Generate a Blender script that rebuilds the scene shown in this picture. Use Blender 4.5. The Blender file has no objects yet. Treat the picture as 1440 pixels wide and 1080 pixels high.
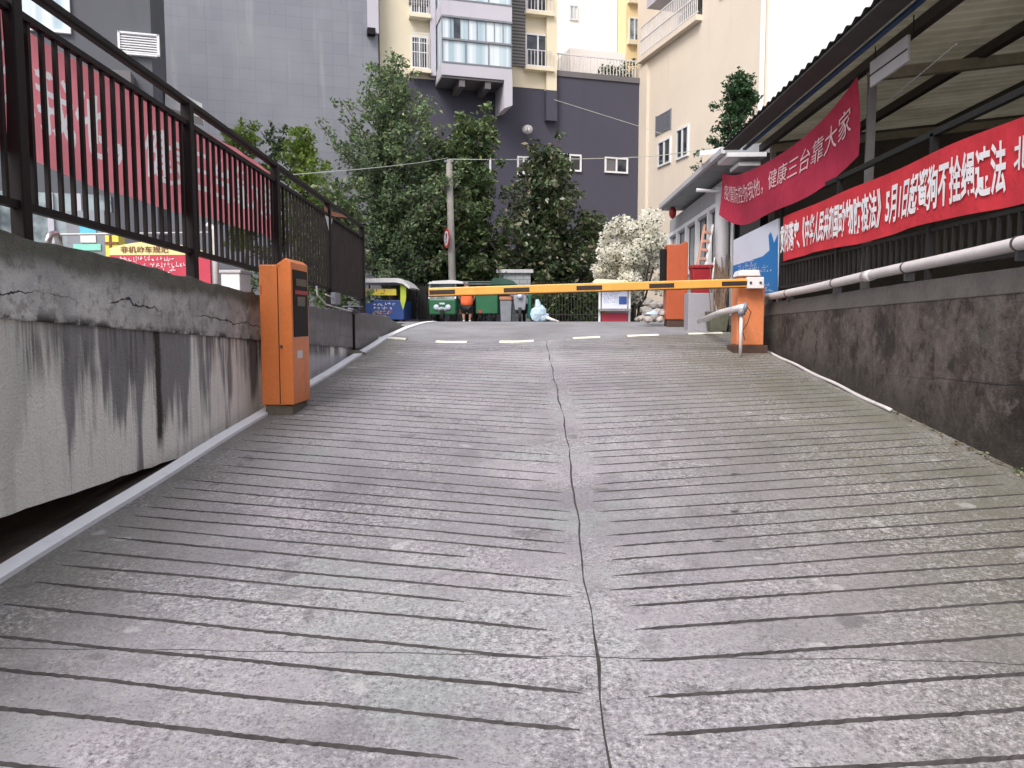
import bpy, bmesh, math, random
import numpy as np
from mathutils import Vector, Matrix
random.seed(7); RNG = np.random.default_rng(7)
R = math.radians
S = bpy.context.scene
COL = S.collection

# ---------------------------------------------------------------- camera, sky, sun, exposure
CAMZ = 1.45
PITCH, YAW, FPX = R(4.7), R(2.12), 1080.0
cd = bpy.data.cameras.new('camera'); cam = bpy.data.objects.new('camera', cd); COL.objects.link(cam)
cam.location = (0, 0, CAMZ); cam.rotation_euler = (R(90) - PITCH, 0, YAW)
cd.sensor_width = 36; cd.lens = FPX / 1440 * 36; cd.clip_start = .05; cd.clip_end = 2000
S.camera = cam
SUN_EL, SUN_AZ = R(50), R(27)            # azimuth of the light's travel, measured from +Y towards +X
w = bpy.data.worlds.new('World'); S.world = w; w.use_nodes = True
wn = w.node_tree; bg = wn.nodes['Background']
sk = wn.nodes.new('ShaderNodeTexSky'); sk.sky_type = 'NISHITA'; sk.sun_disc = False
sk.sun_elevation = SUN_EL; sk.sun_rotation = R(180) + SUN_AZ
sk.air_density = 1.0; sk.dust_density = 4.0; sk.ozone_density = 1.0
hs = wn.nodes.new('ShaderNodeHueSaturation'); hs.inputs['Saturation'].default_value = .56
wn.links.new(sk.outputs[0], hs.inputs['Color']); wn.links.new(hs.outputs[0], bg.inputs[0])
bg.inputs[1].default_value = .15
sd = bpy.data.lights.new('sun', 'SUN'); sun = bpy.data.objects.new('sun', sd); COL.objects.link(sun)
sd.energy = 1.5; sd.angle = R(24); sd.color = (1, .96, .92)
sdir = Vector((math.sin(SUN_AZ) * math.cos(SUN_EL), math.cos(SUN_AZ) * math.cos(SUN_EL), -math.sin(SUN_EL)))
sun.rotation_euler = sdir.to_track_quat('-Z', 'Y').to_euler(); sun.location = (0, -20, 40)
S.view_settings.view_transform = 'Standard'; S.view_settings.look = 'None'
S.view_settings.exposure = 0.68; S.view_settings.gamma = 1
try:
    S.cycles.use_denoising = True; S.cycles.max_bounces = 6
except Exception: pass

# ---------------------------------------------------------------- pixel -> world helpers
_M = cam.rotation_euler.to_matrix()
def ray(px, py): return _M @ Vector(((px - 720) / FPX, -(py - 540) / FPX, -1))
def at(px, py, Y):
    d = ray(px, py); t = Y / d.y; return Vector((d.x * t, Y, CAMZ + d.z * t))
def atx(px, py, X):
    d = ray(px, py); t = X / d.x; return Vector((X, d.y * t, CAMZ + d.z * t))
def zat(py, Y): return at(760, py, Y).z
def xat(px, Y): return at(px, 451, Y).x
V = Vector

# ---------------------------------------------------------------- mesh builder
class MB:
    def __init__(s): s.v = []; s.f = []; s.mi = []
    def add(s, vs, fs, mi=0):
        o = len(s.v); s.v += [tuple(p) for p in vs]
        for f in fs: s.f.append(tuple(o + i for i in f)); s.mi.append(mi)
        return s
    def box(s, a, b, mi=0, M=None):
        x0, y0, z0 = a; x1, y1, z1 = b
        vs = [V(p) for p in ((x0,y0,z0),(x1,y0,z0),(x1,y1,z0),(x0,y1,z0),(x0,y0,z1),(x1,y0,z1),(x1,y1,z1),(x0,y1,z1))]
        if M is not None: vs = [M @ p for p in vs]
        return s.add(vs, [(0,3,2,1),(4,5,6,7),(0,1,5,4),(1,2,6,5),(2,3,7,6),(3,0,4,7)], mi)
    def cbox(s, c, d, mi=0, M=None):
        c = V(c); d = V(d) / 2
        return s.box(c - d, c + d, mi, M)
    def bar(s, p, q, wx, wz=None, mi=0):
        p = V(p); q = V(q); wz = wz or wx; d = (q - p).normalized()
        up = V((0,0,1)) if abs(d.z) < .95 else V((0,1,0))
        a = d.cross(up).normalized() * wx / 2; b = a.cross(d).normalized() * wz / 2
        vs = [p-a-b, p+a-b, p+a+b, p-a+b, q-a-b, q+a-b, q+a+b, q-a+b]
        return s.add(vs, [(0,1,2,3),(7,6,5,4),(0,4,5,1),(1,5,6,2),(2,6,7,3),(3,7,4,0)], mi)
    def tube(s, pts, r, n=8, mi=0, cap=True):
        pts = [V(p) for p in pts]; k = len(pts); rs = r if isinstance(r, (list, tuple)) else [r] * k
        vs = []; fs = []; a = None
        for i, p in enumerate(pts):
            d = (pts[min(i+1,k-1)] - pts[max(i-1,0)]).normalized()
            if a is None:
                up = V((0,0,1)) if abs(d.z) < .9 else V((1,0,0)); a = d.cross(up).normalized()
            else: a = (a - d * a.dot(d)).normalized()
            b = d.cross(a)
            for j in range(n):
                t = 2 * math.pi * j / n; vs.append(p + (a * math.cos(t) + b * math.sin(t)) * rs[i])
        for i in range(k - 1):
            for j in range(n):
                fs.append((i*n+j, i*n+(j+1)%n, (i+1)*n+(j+1)%n, (i+1)*n+j))
        if cap: fs += [tuple(range(n))[::-1], tuple(range((k-1)*n, k*n))]
        return s.add(vs, fs, mi)
    def lathe(s, c, prof, n=20, mi=0, M=None):
        vs = []; fs = []; c = V(c)
        for r, z in prof:
            for j in range(n):
                t = 2*math.pi*j/n; p = V((r*math.cos(t), r*math.sin(t), z)); vs.append(c + (M @ p if M is not None else p))
        for i in range(len(prof)-1):
            for j in range(n): fs.append((i*n+j, i*n+(j+1)%n, (i+1)*n+(j+1)%n, (i+1)*n+j))
        fs += [tuple(range(n))[::-1], tuple(range((len(prof)-1)*n, len(prof)*n))]
        return s.add(vs, fs, mi)
    def prism(s, poly, d, mi=0):
        d = V(d); n = len(poly); vs = [V(p) for p in poly] + [V(p) + d for p in poly]
        fs = [tuple(range(n)), tuple(range(2*n-1, n-1, -1))] + [(j, j+n, (j+1)%n+n, (j+1)%n) for j in range(n)]
        return s.add(vs, fs, mi)
    def ico(s, c, r, sub=2, mi=0, jit=0, sc=(1,1,1)):
        b = bmesh.new(); bmesh.ops.create_icosphere(b, subdivisions=sub, radius=1)
        vs = [V((p.co.x*sc[0], p.co.y*sc[1], p.co.z*sc[2])) * r * (1 + random.uniform(-jit, jit)) + V(c) for p in b.verts]
        fs = [tuple(q.index for q in f.verts) for f in b.faces]; b.free()
        return s.add(vs, fs, mi)
    def build(s, name, mats, parent=None, smooth=False, bevel=0, origin=None, fixn=True):
        P = s.v; L = wl(parent) if parent else V(origin) if origin else None
        if L is None:
            a = np.array(P); lo = a.min(0); hi = a.max(0); L = V(((lo[0]+hi[0])/2, (lo[1]+hi[1])/2, lo[2]))
        me = bpy.data.meshes.new(name); me.from_pydata([(p[0]-L.x, p[1]-L.y, p[2]-L.z) for p in P], [], s.f)
        mats = mats if isinstance(mats, (list, tuple)) else [mats]
        for m in mats: me.materials.append(m)
        if len(mats) > 1: me.polygons.foreach_set('material_index', s.mi)
        if fixn and len(s.f) < 60000:
            b = bmesh.new(); b.from_mesh(me); bmesh.ops.recalc_face_normals(b, faces=b.faces); b.to_mesh(me); b.free()
        if smooth: me.polygons.foreach_set('use_smooth', [True] * len(me.polygons))
        me.update()
        o = bpy.data.objects.new(name, me); COL.objects.link(o)
        if parent: o.parent = parent
        else: o.location = L
        if bevel:
            m = o.modifiers.new('bevel', 'BEVEL'); m.width = bevel; m.segments = 2; m.limit_method = 'ANGLE'
        return o
def wl(o):
    L = V((0,0,0))
    while o: L = L + V(o.location); o = o.parent
    return L
def tag(o, label=None, cat=None, group=None, kind=None):
    if label: o['label'] = label
    if cat: o['category'] = cat
    if group: o['group'] = group
    if kind: o['kind'] = kind
    return o
def thing(name, label, cat, loc, group=None):
    o = bpy.data.objects.new(name, None); COL.objects.link(o); o.location = loc; o.empty_display_size = .2
    return tag(o, label, cat, group)
def struct(o): o['kind'] = 'structure'; return o

# ---------------------------------------------------------------- materials
class NT:
    def __init__(s, name):
        s.m = bpy.data.materials.new(name); s.m.use_nodes = True; s.t = s.m.node_tree
        s.b = s.t.nodes['Principled BSDF']; s._p = None
    def n(s, kind, **k):
        x = s.t.nodes.new('ShaderNode' + kind)
        for a, v in k.items(): setattr(x, a, v)
        return x
    def l(s, a, b): s.t.links.new(a, b)
    def _in(s, sock, v):
        if isinstance(v, bpy.types.NodeSocket): s.l(v, sock)
        else: sock.default_value = v
    def pos(s):
        if not s._p:
            g = s.n('NewGeometry'); x = s.n('SeparateXYZ'); s.l(g.outputs['Position'], x.inputs[0])
            s._p = (g.outputs['Position'], x.outputs[0], x.outputs[1], x.outputs[2])
        return s._p
    def math(s, op, a, b=0.0, c=None, clamp=False):
        x = s.n('Math', operation=op, use_clamp=clamp); s._in(x.inputs[0], a); s._in(x.inputs[1], b)
        if c is not None: s._in(x.inputs[2], c)
        return x.outputs[0]
    def comb(s, x, y, z):
        c = s.n('CombineXYZ'); s._in(c.inputs[0], x); s._in(c.inputs[1], y); s._in(c.inputs[2], z); return c.outputs[0]
    def noise(s, scale, detail=4, rough=.6, vec=None, dist=0):
        x = s.n('TexNoise'); x.inputs['Scale'].default_value = scale; x.inputs['Detail'].default_value = detail
        x.inputs['Roughness'].default_value = rough; x.inputs['Distortion'].default_value = dist
        s.l(vec if vec is not None else s.pos()[0], x.inputs['Vector']); return x.outputs['Fac']
    def step(s, f, a, b):
        x = s.n('MapRange', clamp=True); x.interpolation_type = 'SMOOTHSTEP'
        s._in(x.inputs[0], f); s._in(x.inputs[1], a); s._in(x.inputs[2], b); return x.outputs[0]
    def mix(s, f, a, b, mode='MIX'):
        x = s.n('Mix', data_type='RGBA', blend_type=mode); s._in(x.inputs[0], f)
        for sock, v in ((x.inputs[6], a), (x.inputs[7], b)):
            if isinstance(v, tuple): v = (*v, 1) if len(v) == 3 else v
            s._in(sock, v)
        return x.outputs[2]
    def bump(s, h, strength=.3, dist=.02):
        x = s.n('Bump'); x.inputs['Strength'].default_value = strength; x.inputs['Distance'].default_value = dist
        s._in(x.inputs['Height'], h); s.l(x.outputs[0], s.b.inputs['Normal'])
    def out(s, col, rough=.8, metal=0, spec=.5):
        if isinstance(col, tuple): col = (*col, 1)
        s._in(s.b.inputs['Base Color'], col); s._in(s.b.inputs['Roughness'], rough)
        s._in(s.b.inputs['Metallic'], metal); s._in(s.b.inputs['Specular IOR Level'], spec); return s.m
def plain(name, c, rough=.6, var=.18, scale=3.0, metal=0, bump=0, fine=40, dirt=None, dscale=1.5, spec=.5):
    k = NT(name); f = k.noise(scale, 5, .65); g = k.noise(fine, 3, .6)
    lo = tuple(max(0, x * (1 - var)) for x in c); hi = tuple(min(1, x * (1 + var)) for x in c)
    col = k.mix(k.step(f, .3, .7), lo, hi)
    col = k.mix(.35, col, k.mix(k.step(g, .3, .7), lo, hi))
    if dirt: col = k.mix(k.math('MULTIPLY', k.step(k.noise(dscale, 6, .7), .52, .75), .6), col, dirt)
    if bump: k.bump(g, bump, .01)
    return k.out(col, k.math('MULTIPLY_ADD', f, .2, rough - .1), metal, spec)

def concrete_ramp():
    k = NT('ramp_concrete'); P, X, Y, Z = k.pos()
    big = k.noise(.5, 5, .6); mid = k.noise(2.4, 6, .72); fine = k.noise(42, 6, .8); grit = k.noise(95, 3, .6)
    sh = lambda d: k.comb(k.math('ADD', X, d), Y, Z)
    col = k.mix(k.step(big, .32, .68), (.205, .194, .214), (.36, .342, .366))
    col = k.mix(k.math('MULTIPLY', k.step(k.noise(1.3, 5, .65, vec=sh(7.0)), .5, .66), .55), col, (.30, .335, .33))
    col = k.mix(k.math('MULTIPLY', k.step(k.noise(1.1, 5, .65, vec=sh(19.0)), .52, .68), .5), col, (.40, .36, .40))
    col = k.mix(k.math('MULTIPLY', k.step(mid, .5, .7), .4), col, (.42, .40, .415))
    col = k.mix(k.math('MULTIPLY', k.step(k.noise(2.0, 6, .75, vec=sh(31.0), dist=1), .5, .68), .6), col, (.185, .17, .185))
    # mossy, damp edges along both walls, deepened on the right as painted shed shade
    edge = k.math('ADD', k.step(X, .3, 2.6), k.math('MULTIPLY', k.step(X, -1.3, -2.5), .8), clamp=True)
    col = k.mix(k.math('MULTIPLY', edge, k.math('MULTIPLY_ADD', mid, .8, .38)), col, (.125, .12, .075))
    # worn patches where the aggregate shows
    pt = k.math('MULTIPLY_ADD', k.step(k.noise(1.5, 5, .65, vec=sh(43.0)), .4, .62), .8, .2)
    col = k.mix(k.math('MULTIPLY', pt, k.math('MULTIPLY', k.step(fine, .51, .61), .72)), col, (.56, .54, .56))
    col = k.mix(k.math('MULTIPLY', pt, k.math('MULTIPLY', k.step(fine, .48, .38), .85)), col, (.06, .055, .058))
    col = k.mix(k.math('MULTIPLY', pt, k.math('MULTIPLY', k.step(grit, .56, .66), .5)), col, (.62, .60, .61))
    col = k.mix(k.math('MULTIPLY', k.step(grit, .45, .35), .6), col, (.09, .09, .09))
    sp = k.noise(4.3, 3, .5, vec=sh(57.0)); col = k.mix(k.math('MULTIPLY', k.step(sp, .67, .72), .5), col, (.09, .085, .09))
    col = k.mix(k.math('MULTIPLY', k.step(sp, .32, .27), .4), col, (.56, .55, .55))
    # hairline crack running across the ramp
    d = k.math('ABSOLUTE', k.math('SUBTRACT', Y, k.math('MULTIPLY_ADD', k.noise(1.3, 5, .6), .10, 2.585)))
    col = k.mix(k.step(d, .0045, .0015), col, (.04, .04, .04))
    col = k.mix(k.math('MULTIPLY', k.step(k.noise(3.1, 2, .4), .68, .71), .4), col, (.17, .165, .17))
    k.bump(k.math('ADD', fine, k.math('MULTIPLY', grit, .5)), .55, .012)
    return k.out(col, k.math('MULTIPLY_ADD', mid, .3, .5), 0, .35)
def wall_mat(kind):
    k = NT('stained_concrete' if kind else 'parapet_concrete'); P, X, Y, Z = k.pos()
    zz = k.math('MULTIPLY_ADD', Y, .056, Z)
    n1 = k.noise(1.6, 6, .65); n2 = k.noise(9, 5, .7); n3 = k.noise(60, 3, .6)
    if kind:
        st = k.noise(1.0, 4, .6, vec=k.comb(0.0, k.math('MULTIPLY', Y, 4.2), k.math('MULTIPLY', Z, .35)))
        st2 = k.noise(1.0, 5, .7, vec=k.comb(3.0, k.math('MULTIPLY', Y, 17.0), k.math('MULTIPLY', Z, .8)))
        low = k.step(zz, 1.6, .75)
        thr = k.math('MULTIPLY_ADD', low, -.16, k.math('MULTIPLY_ADD', k.noise(.9, 3, .5), -.5, .77))
        col = k.mix(k.step(st, k.math('SUBTRACT', thr, .05), k.math('ADD', thr, .05)), k.mix(n1, (.18, .178, .185), (.36, .35, .33)), (.93, .90, .81))
        col = k.mix(k.math('MULTIPLY', k.step(st2, .5, .68), .45), col, (.40, .40, .41))
        col = k.mix(k.math('MULTIPLY', k.step(st2, .45, .3), .35), col, (.62, .61, .58))
        col = k.mix(k.math('MULTIPLY', k.step(Y, 4.1, 3.4), .8), col, k.mix(n1, (.78, .76, .66), (.93, .91, .83)))
        drip = k.math('MULTIPLY', k.math('MULTIPLY', k.step(zz, 1.2, 1.62), k.step(k.noise(1.1, 3, .5), .42, .58)), k.step(k.math('ADD', k.math('MULTIPLY', st2, .6), k.math('MULTIPLY', st, .4)), .46, .56))
        col = k.mix(drip, col, (.05, .05, .048))
        jd = k.math('ABSOLUTE', k.math('SUBTRACT', Y, k.math('MULTIPLY_ADD', k.noise(5, 3), .05, 4.90)))
        col = k.mix(k.math('MULTIPLY', k.step(k.math('ADD', jd, k.math('MULTIPLY', n3, .03)), .075, .035), k.step(k.math('MULTIPLY_ADD', n2, .2, zz), .9, 1.1)), col, (.06, .052, .045))
        # patch of newer grey-white render near the top of the ramp
        pt = k.math('MULTIPLY', k.step(Y, 7.3, 7.45), k.step(zz, 1.60, 1.50))
        col = k.mix(k.math('MULTIPLY', pt, .85), col, k.mix(n1, (.50, .51, .53), (.64, .65, .66)))
        pt = k.step(Y, 9.6, 9.9)
        col = k.mix(k.math('MULTIPLY', pt, .8), col, k.mix(n2, (.22, .21, .22), (.36, .35, .36)))
    else:
        col = k.mix(k.step(n1, .3, .7), (.33, .325, .31), (.74, .73, .68))
        col = k.mix(k.math('MULTIPLY', k.step(n2, .48, .62), .6), col, (.23, .22, .19))
        col = k.mix(k.math('MULTIPLY', k.step(k.noise(.9, 5, .65), .5, .64), .65), col, (.78, .78, .75))
        tp = k.step(k.math('MULTIPLY_ADD', n1, .34, zz), 2.05, 2.16)
        col = k.mix(k.math('MULTIPLY', tp, .85), col, (.085, .09, .058))
        wave = k.math('MULTIPLY_ADD', k.noise(1.5, 5, .65), .34, 1.62)
        d = k.math('ABSOLUTE', k.math('SUBTRACT', zz, wave))
        col = k.mix(k.math('MULTIPLY', k.step(d, .007, .002), k.step(k.noise(1.1, 2), .42, .48)), col, (.04, .04, .04))
        col = k.mix(k.math('MULTIPLY', k.step(zz, 1.72, 1.655), k.step(k.noise(6, 5, .7), .44, .6)), col, (.055, .055, .05))
        far = k.step(Y, 7.1, 7.5)
        col = k.mix(k.math('MULTIPLY', far, .8), col, k.mix(k.noise(1.0, 6, .7, vec=k.comb(0.0, k.math('MULTIPLY', Y, 9.0), k.math('MULTIPLY', Z, 4.0))), (.12, .11, .112), (.32, .30, .30)))
    k.bump(k.math('ADD', k.math('MULTIPLY', n2, 1.2), n3), .8, .02)
    return k.out(col, .85, 0, .25)
def right_wall_mat():
    k = NT('grimy_cement_render'); P, X, Y, Z = k.pos()
    zz = k.math('MULTIPLY_ADD', Y, .035, Z)
    n1 = k.noise(1.4, 6, .65); n2 = k.noise(7, 6, .72); n3 = k.noise(60, 3, .6)
    col = k.mix(k.step(n1, .32, .68), (.034, .027, .024), (.115, .096, .087))
    col = k.mix(k.math('MULTIPLY', k.step(n2, .5, .64), .65), col, (.155, .132, .122))
    col = k.mix(k.math('MULTIPLY', k.step(n2, .48, .36), .75), col, (.020, .015, .013))
    col = k.mix(k.math('MULTIPLY', k.step(k.noise(.9, 4), .55, .7), .5), col, (.085, .09, .07))
    st = k.noise(1.0, 4, .6, vec=k.comb(0.0, k.math('MULTIPLY', Y, 9.0), k.math('MULTIPLY', Z, .8)))
    col = k.mix(k.math('MULTIPLY', k.step(st, .55, .7), .3), col, (.16, .14, .13))
    col = k.mix(k.math('MULTIPLY', k.step(k.math('SUBTRACT', Z, k.math('MULTIPLY', Y, .101)), .4, .05), .6), col, (.04, .035, .03))
    wv = k.math('MULTIPLY_ADD', k.noise(1.2, 4, .6), .10, 1.17)
    d = k.math('ABSOLUTE', k.math('SUBTRACT', zz, wv)); col = k.mix(k.math('MULTIPLY', k.step(d, .006, .002), k.step(Y, 8.0, 5.0)), col, (.02, .02, .02))
    k.bump(k.math('ADD', n2, n3), .5, .015)
    return k.out(col, .85, 0, .25)
def leaf_mat(name, cols, transl=.35, white=None, rough=.45):
    k = NT(name); g = k.n('NewGeometry'); r = g.outputs['Random Per Island']
    P = k.pos()[0]
    f = k.math('MULTIPLY_ADD', k.noise(.9, 3), .7, k.math('MULTIPLY', r, .55)); f = k.step(f, .3, .85)
    col = k.mix(f, cols[0], cols[1])
    if len(cols) > 2: col = k.mix(k.math('MULTIPLY', k.step(r, .8, .95), .8), col, cols[2])
    if white: col = k.mix(k.step(k.math('MULTIPLY_ADD', k.noise(1.6, 3), .5, r), white - .04, white + .04), col, k.mix(k.noise(30, 1), (.90, .86, .72), (.95, .94, .90)))
    k.out(col, rough, 0, .4)
    t = k.n('BsdfTranslucent'); k.l(col, t.inputs['Color']); mx = k.n('MixShader'); mx.inputs[0].default_value = transl
    o = [n for n in k.t.nodes if n.type == 'OUTPUT_MATERIAL'][0]
    k.l(k.b.outputs[0], mx.inputs[1]); k.l(t.outputs[0], mx.inputs[2]); k.l(mx.outputs[0], o.inputs[0]); return k.m
def tile_mat():
    k = NT('glazed_grey_tile'); P, X, Y, Z = k.pos()
    u = k.math('ADD', k.math('MULTIPLY', X, .951), k.math('MULTIPLY', Y, .309))
    b = k.n('TexBrick'); b.offset = 0; k.l(k.comb(u, Z, 0.0), b.inputs['Vector']); b.inputs['Scale'].default_value = 1
    b.inputs['Brick Width'].default_value = .62; b.inputs['Row Height'].default_value = .45; b.inputs['Mortar Size'].default_value = .012
    b.inputs['Color1'].default_value = (.195, .200, .232, 1); b.inputs['Color2'].default_value = (.212, .218, .250, 1); b.inputs['Mortar'].default_value = (.165, .17, .20, 1)
    col = k.mix(k.math('MULTIPLY', k.step(k.noise(.35, 4), .4, .7), .55), b.outputs[0], (.26, .265, .29))
    st = k.noise(1, 4, .6, vec=k.comb(k.math('MULTIPLY', u, 1.6), k.math('MULTIPLY', Z, .12), 0.0))
    col = k.mix(k.math('MULTIPLY', k.step(st, .55, .72), .5), col, (.33, .33, .34))
    return k.out(col, k.math('MULTIPLY_ADD', k.noise(2, 3), .2, .22), 0, .6)
def facade_mat(name, c, rough=.8, st=.25, dark=None):
    k = NT(name); P, X, Y, Z = k.pos(); n1 = k.noise(.45, 5, .6)
    s1 = k.noise(1, 5, .65, vec=k.comb(k.math('MULTIPLY', X, 2.2), k.math('MULTIPLY', Y, 2.2), k.math('MULTIPLY', Z, .18)))
    d = dark or tuple(x * .62 for x in c)
    col = k.mix(k.math('MULTIPLY', k.step(n1, .35, .75), st), c, d)
    col = k.mix(k.math('MULTIPLY', k.step(s1, .55, .75), st * 1.3), col, d)
    k.bump(k.noise(14, 4), .15, .01)
    return k.out(col, rough, 0, .3)
def stripes_mat(name, a, b, scale, axis=2):
    k = NT(name); p = k.pos()[1 + axis]
    f = k.math('FRACT', k.math('MULTIPLY', p, scale)); f2 = k.step(k.math('ABSOLUTE', k.math('SUBTRACT', f, .5)), .18, .3)
    col = k.mix(f2, a, b); k.bump(f2, .5, .02); return k.out(col, .7)
def fabric(name, c, tr=0):
    k = NT(name); n = k.noise(2.2, 4); wv = k.noise(14, 3)
    col = k.mix(k.step(n, .3, .7), tuple(x * .8 for x in c), c)
    k.bump(k.math('ADD', k.math('MULTIPLY', n, 2), k.math('MULTIPLY', wv, .3)), .5, .03)
    k.out(col, .65, 0, .25)
    if tr:
        t = k.n('BsdfTranslucent'); k.l(col, t.inputs['Color']); mx = k.n('MixShader'); mx.inputs[0].default_value = tr
        o = [n for n in k.t.nodes if n.type == 'OUTPUT_MATERIAL'][0]
        k.l(k.b.outputs[0], mx.inputs[1]); k.l(t.outputs[0], mx.inputs[2]); k.l(mx.outputs[0], o.inputs[0])
    return k.m

M = {}
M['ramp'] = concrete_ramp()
M['groove'] = plain('groove_dirt', (.060, .053, .055), .9, .35, 8)
M['joint'] = plain('joint_dirt', (.055, .05, .048), .95, .4, 12)
M['road'] = plain('road_concrete', (.225, .222, .235), .8, .3, 1.2, fine=25, dirt=(.12, .118, .12), dscale=.9, bump=.4)
M['ground'] = plain('paving', (.25, .24, .235), .85, .2, .8, fine=14, dirt=(.14, .135, .13))
M['dirt'] = plain('bare_dirt', (.14, .105, .08), .95, .4, 3, fine=30, bump=.6)
M['wallL'] = wall_mat(1); M['wallLt'] = wall_mat(0); M['wallR'] = right_wall_mat()
M['coping'] = plain('cement_band', (.105, .094, .088), .85, .25, 3, fine=30, dirt=(.10, .09, .085), bump=.3)
M['kerb'] = plain('worn_white_paint', (.88, .88, .90), .6, .05, 4, fine=30, dirt=(.6, .6, .61), dscale=4)
M['mark'] = plain('road_paint', (.78, .76, .66), .7, .12, 6, fine=40, dirt=(.35, .34, .33), dscale=7)
M['orange'] = plain('orange_enamel', (.72, .20, .05), .38, .10, 1.6, fine=30, dirt=(.40, .13, .05), dscale=5)
M['orange2'] = plain('faded_orange_enamel', (.66, .215, .085), .5, .14, 2.2, fine=30, dirt=(.30, .13, .07), dscale=5)
M['red2'] = plain('brick_orange_enamel', (.42, .092, .035), .45, .1, 2, fine=25)
M['plinth'] = plain('plinth_cement', (.14, .125, .09), .9, .3, 6, fine=40, bump=.5)
M['plinthd'] = plain('rusty_plinth', (.075, .04, .028), .8, .35, 9, fine=40, bump=.3)
M['black'] = plain('black_plastic', (.010, .009, .010), .6, .3, 5, spec=.2)
M['screen'] = plain('dark_screen', (.022, .028, .028), .3, .4, 2)
M['metal'] = plain('dark_brown_steel', (.011, .007, .007), .6, .35, 6, fine=50, spec=.2)
M['metalR'] = plain('dark_steel', (.014, .013, .012), .5, .35, 6, fine=50)
M['yellow'] = plain('barrier_yellow', (.78, .37, .075), .42, .1, 3, fine=40, dirt=(.60, .26, .03), dscale=4)
M['dark'] = plain('barrier_black', (.032, .020, .016), .5, .3, 6)
M['white'] = plain('white_plastic', (.72, .70, .71), .4, .06, 3, fine=30, dirt=(.55, .53, .52), dscale=3)
M['pipe'] = plain('white_pipe', (.62, .58, .58), .4, .08, 3, fine=30, dirt=(.38, .35, .33), dscale=4)
M['bolt'] = plain('steel_bolt', (.15, .15, .16), .35, .2, 20, metal=.8)
M['banner'] = fabric('red_banner_cloth', (.62, .042, .058))
M['banner2'] = fabric('crimson_banner_cloth', (.43, .030, .068))
M['bannerL'] = fabric('faded_red_banner_cloth', (.90, .30, .35), .38); M['letterL'] = fabric('undyed_white_cloth', (.94, .92, .94), .38)
M['letter'] = plain('white_print', (.80, .78, .80), .6, .05)
M['letterp'] = plain('pinkish_print', (.72, .48, .50), .6, .08)
M['tile'] = tile_mat()
M['podium'] = facade_mat('slate_paint', (.066, .064, .090), .75, .35, (.055, .054, .075))
M['shopw'] = facade_mat('grey_render', (.105, .108, .125), .75, .3)
M['cream'] = facade_mat('cream_paint', (.74, .66, .50), .8, .2)
M['creamR'] = facade_mat('warm_cream_paint', (.70, .61, .51), .8, .22, (.52, .44, .36))
M['yellowb'] = facade_mat('yellow_paint', (.78, .62, .36), .8, .18)
M['whiteb'] = facade_mat('white_tile_facade', (.86, .84, .84), .6, .1, (.76, .74, .75))
M['lav'] = facade_mat('lavender_paint', (.50, .48, .54), .75, .2)
M['soffit'] = facade_mat('bare_soffit', (.16, .15, .16), .9, .4)
M['brickd'] = stripes_mat('louvre_brick', (.07, .065, .07), (.20, .19, .19), 7)
M['redbrick'] = stripes_mat('brown_tile_strip', (.30, .17, .10), (.40, .26, .17), 8)
M['frame'] = plain('white_frame', (.70, .70, .72), .5, .06)
M['grille'] = plain('white_grille', (.68, .66, .66), .5, .08)
k = NT('window_glass'); M['glass'] = k.out(k.mix(k.step(k.noise(1.2, 3), .4, .65), (.018, .022, .028), (.07, .075, .085)), .08, 0, .7)
k = NT('balcony_glass'); M['bglass'] = k.out(k.mix(k.step(k.noise(1.1, 2, .5, vec=k.comb(k.math('MULTIPLY', k.pos()[1], 3.0), k.pos()[2], 0.0)), .38, .62), (.36, .47, .53), (.66, .72, .75)), .06, 0, .8)
k = NT('shop_glass'); M['sglass'] = k.out(k.mix(k.step(k.noise(1.4, 3), .35, .65), (.05, .07, .085), (.30, .36, .38)), .1, 0, .6)
M['roofu'] = plain('roof_sheet', (.30, .27, .20), .7, .25, 2, fine=12, dirt=(.15, .13, .10))
k = NT('translucent_sheet'); c_ = k.mix(k.step(k.noise(1.3, 5, .65), .35, .7), (.27, .245, .175), (.40, .365, .28)); k.out(c_, .6, 0, .3)
t_ = k.n('BsdfTranslucent'); k.l(c_, t_.inputs['Color']); mx_ = k.n('MixShader'); mx_.inputs[0].default_value = .16
k.l(k.b.outputs[0], mx_.inputs[1]); k.l(t_.outputs[0], mx_.inputs[2]); k.l(mx_.outputs[0], [n for n in k.t.nodes if n.type == 'OUTPUT_MATERIAL'][0].inputs[0]); M['sheet'] = k.m
M['roofd'] = plain('eave_grime', (.05, .048, .047), .8, .3, 2)
M['blue'] = plain('blue_trim', (.02, .06, .14), .6, .3, 2)
M['beam'] = plain('shed_steel', (.035, .026, .022), .6, .35, 4)
M['shade'] = plain('shed_back', (.10, .09, .078), .9, .35, 1)
M['post'] = plain('grey_post', (.22, .21, .21), .6, .2, 3)
M['boothw'] = facade_mat('booth_render', (.34, .33, .34), .7, .3)
M['boothg'] = plain('booth_panel', (.46, .45, .47), .6, .1, 2)
M['roofg'] = plain('grey_roof', (.22, .23, .24), .6, .2, 2, fine=14)
M['trunk'] = plain('bark', (.075, .058, .045), .9, .4, 5, fine=30, bump=.6)
M['pole'] = plain('pole_concrete', (.26, .245, .225), .85, .25, 3, fine=30, dirt=(.14, .13, .12))
M['leafD'] = leaf_mat('leaf_deep_green', ((.042, .075, .032), (.14, .20, .08), (.30, .35, .14)))
M['leafG'] = leaf_mat('leaf_ginkgo', ((.07, .115, .065), (.22, .30, .15), (.40, .46, .22)))
M['leafL'] = leaf_mat('leaf_light_green', ((.10, .17, .035), (.29, .40, .085), (.44, .52, .16)), .5)
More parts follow.
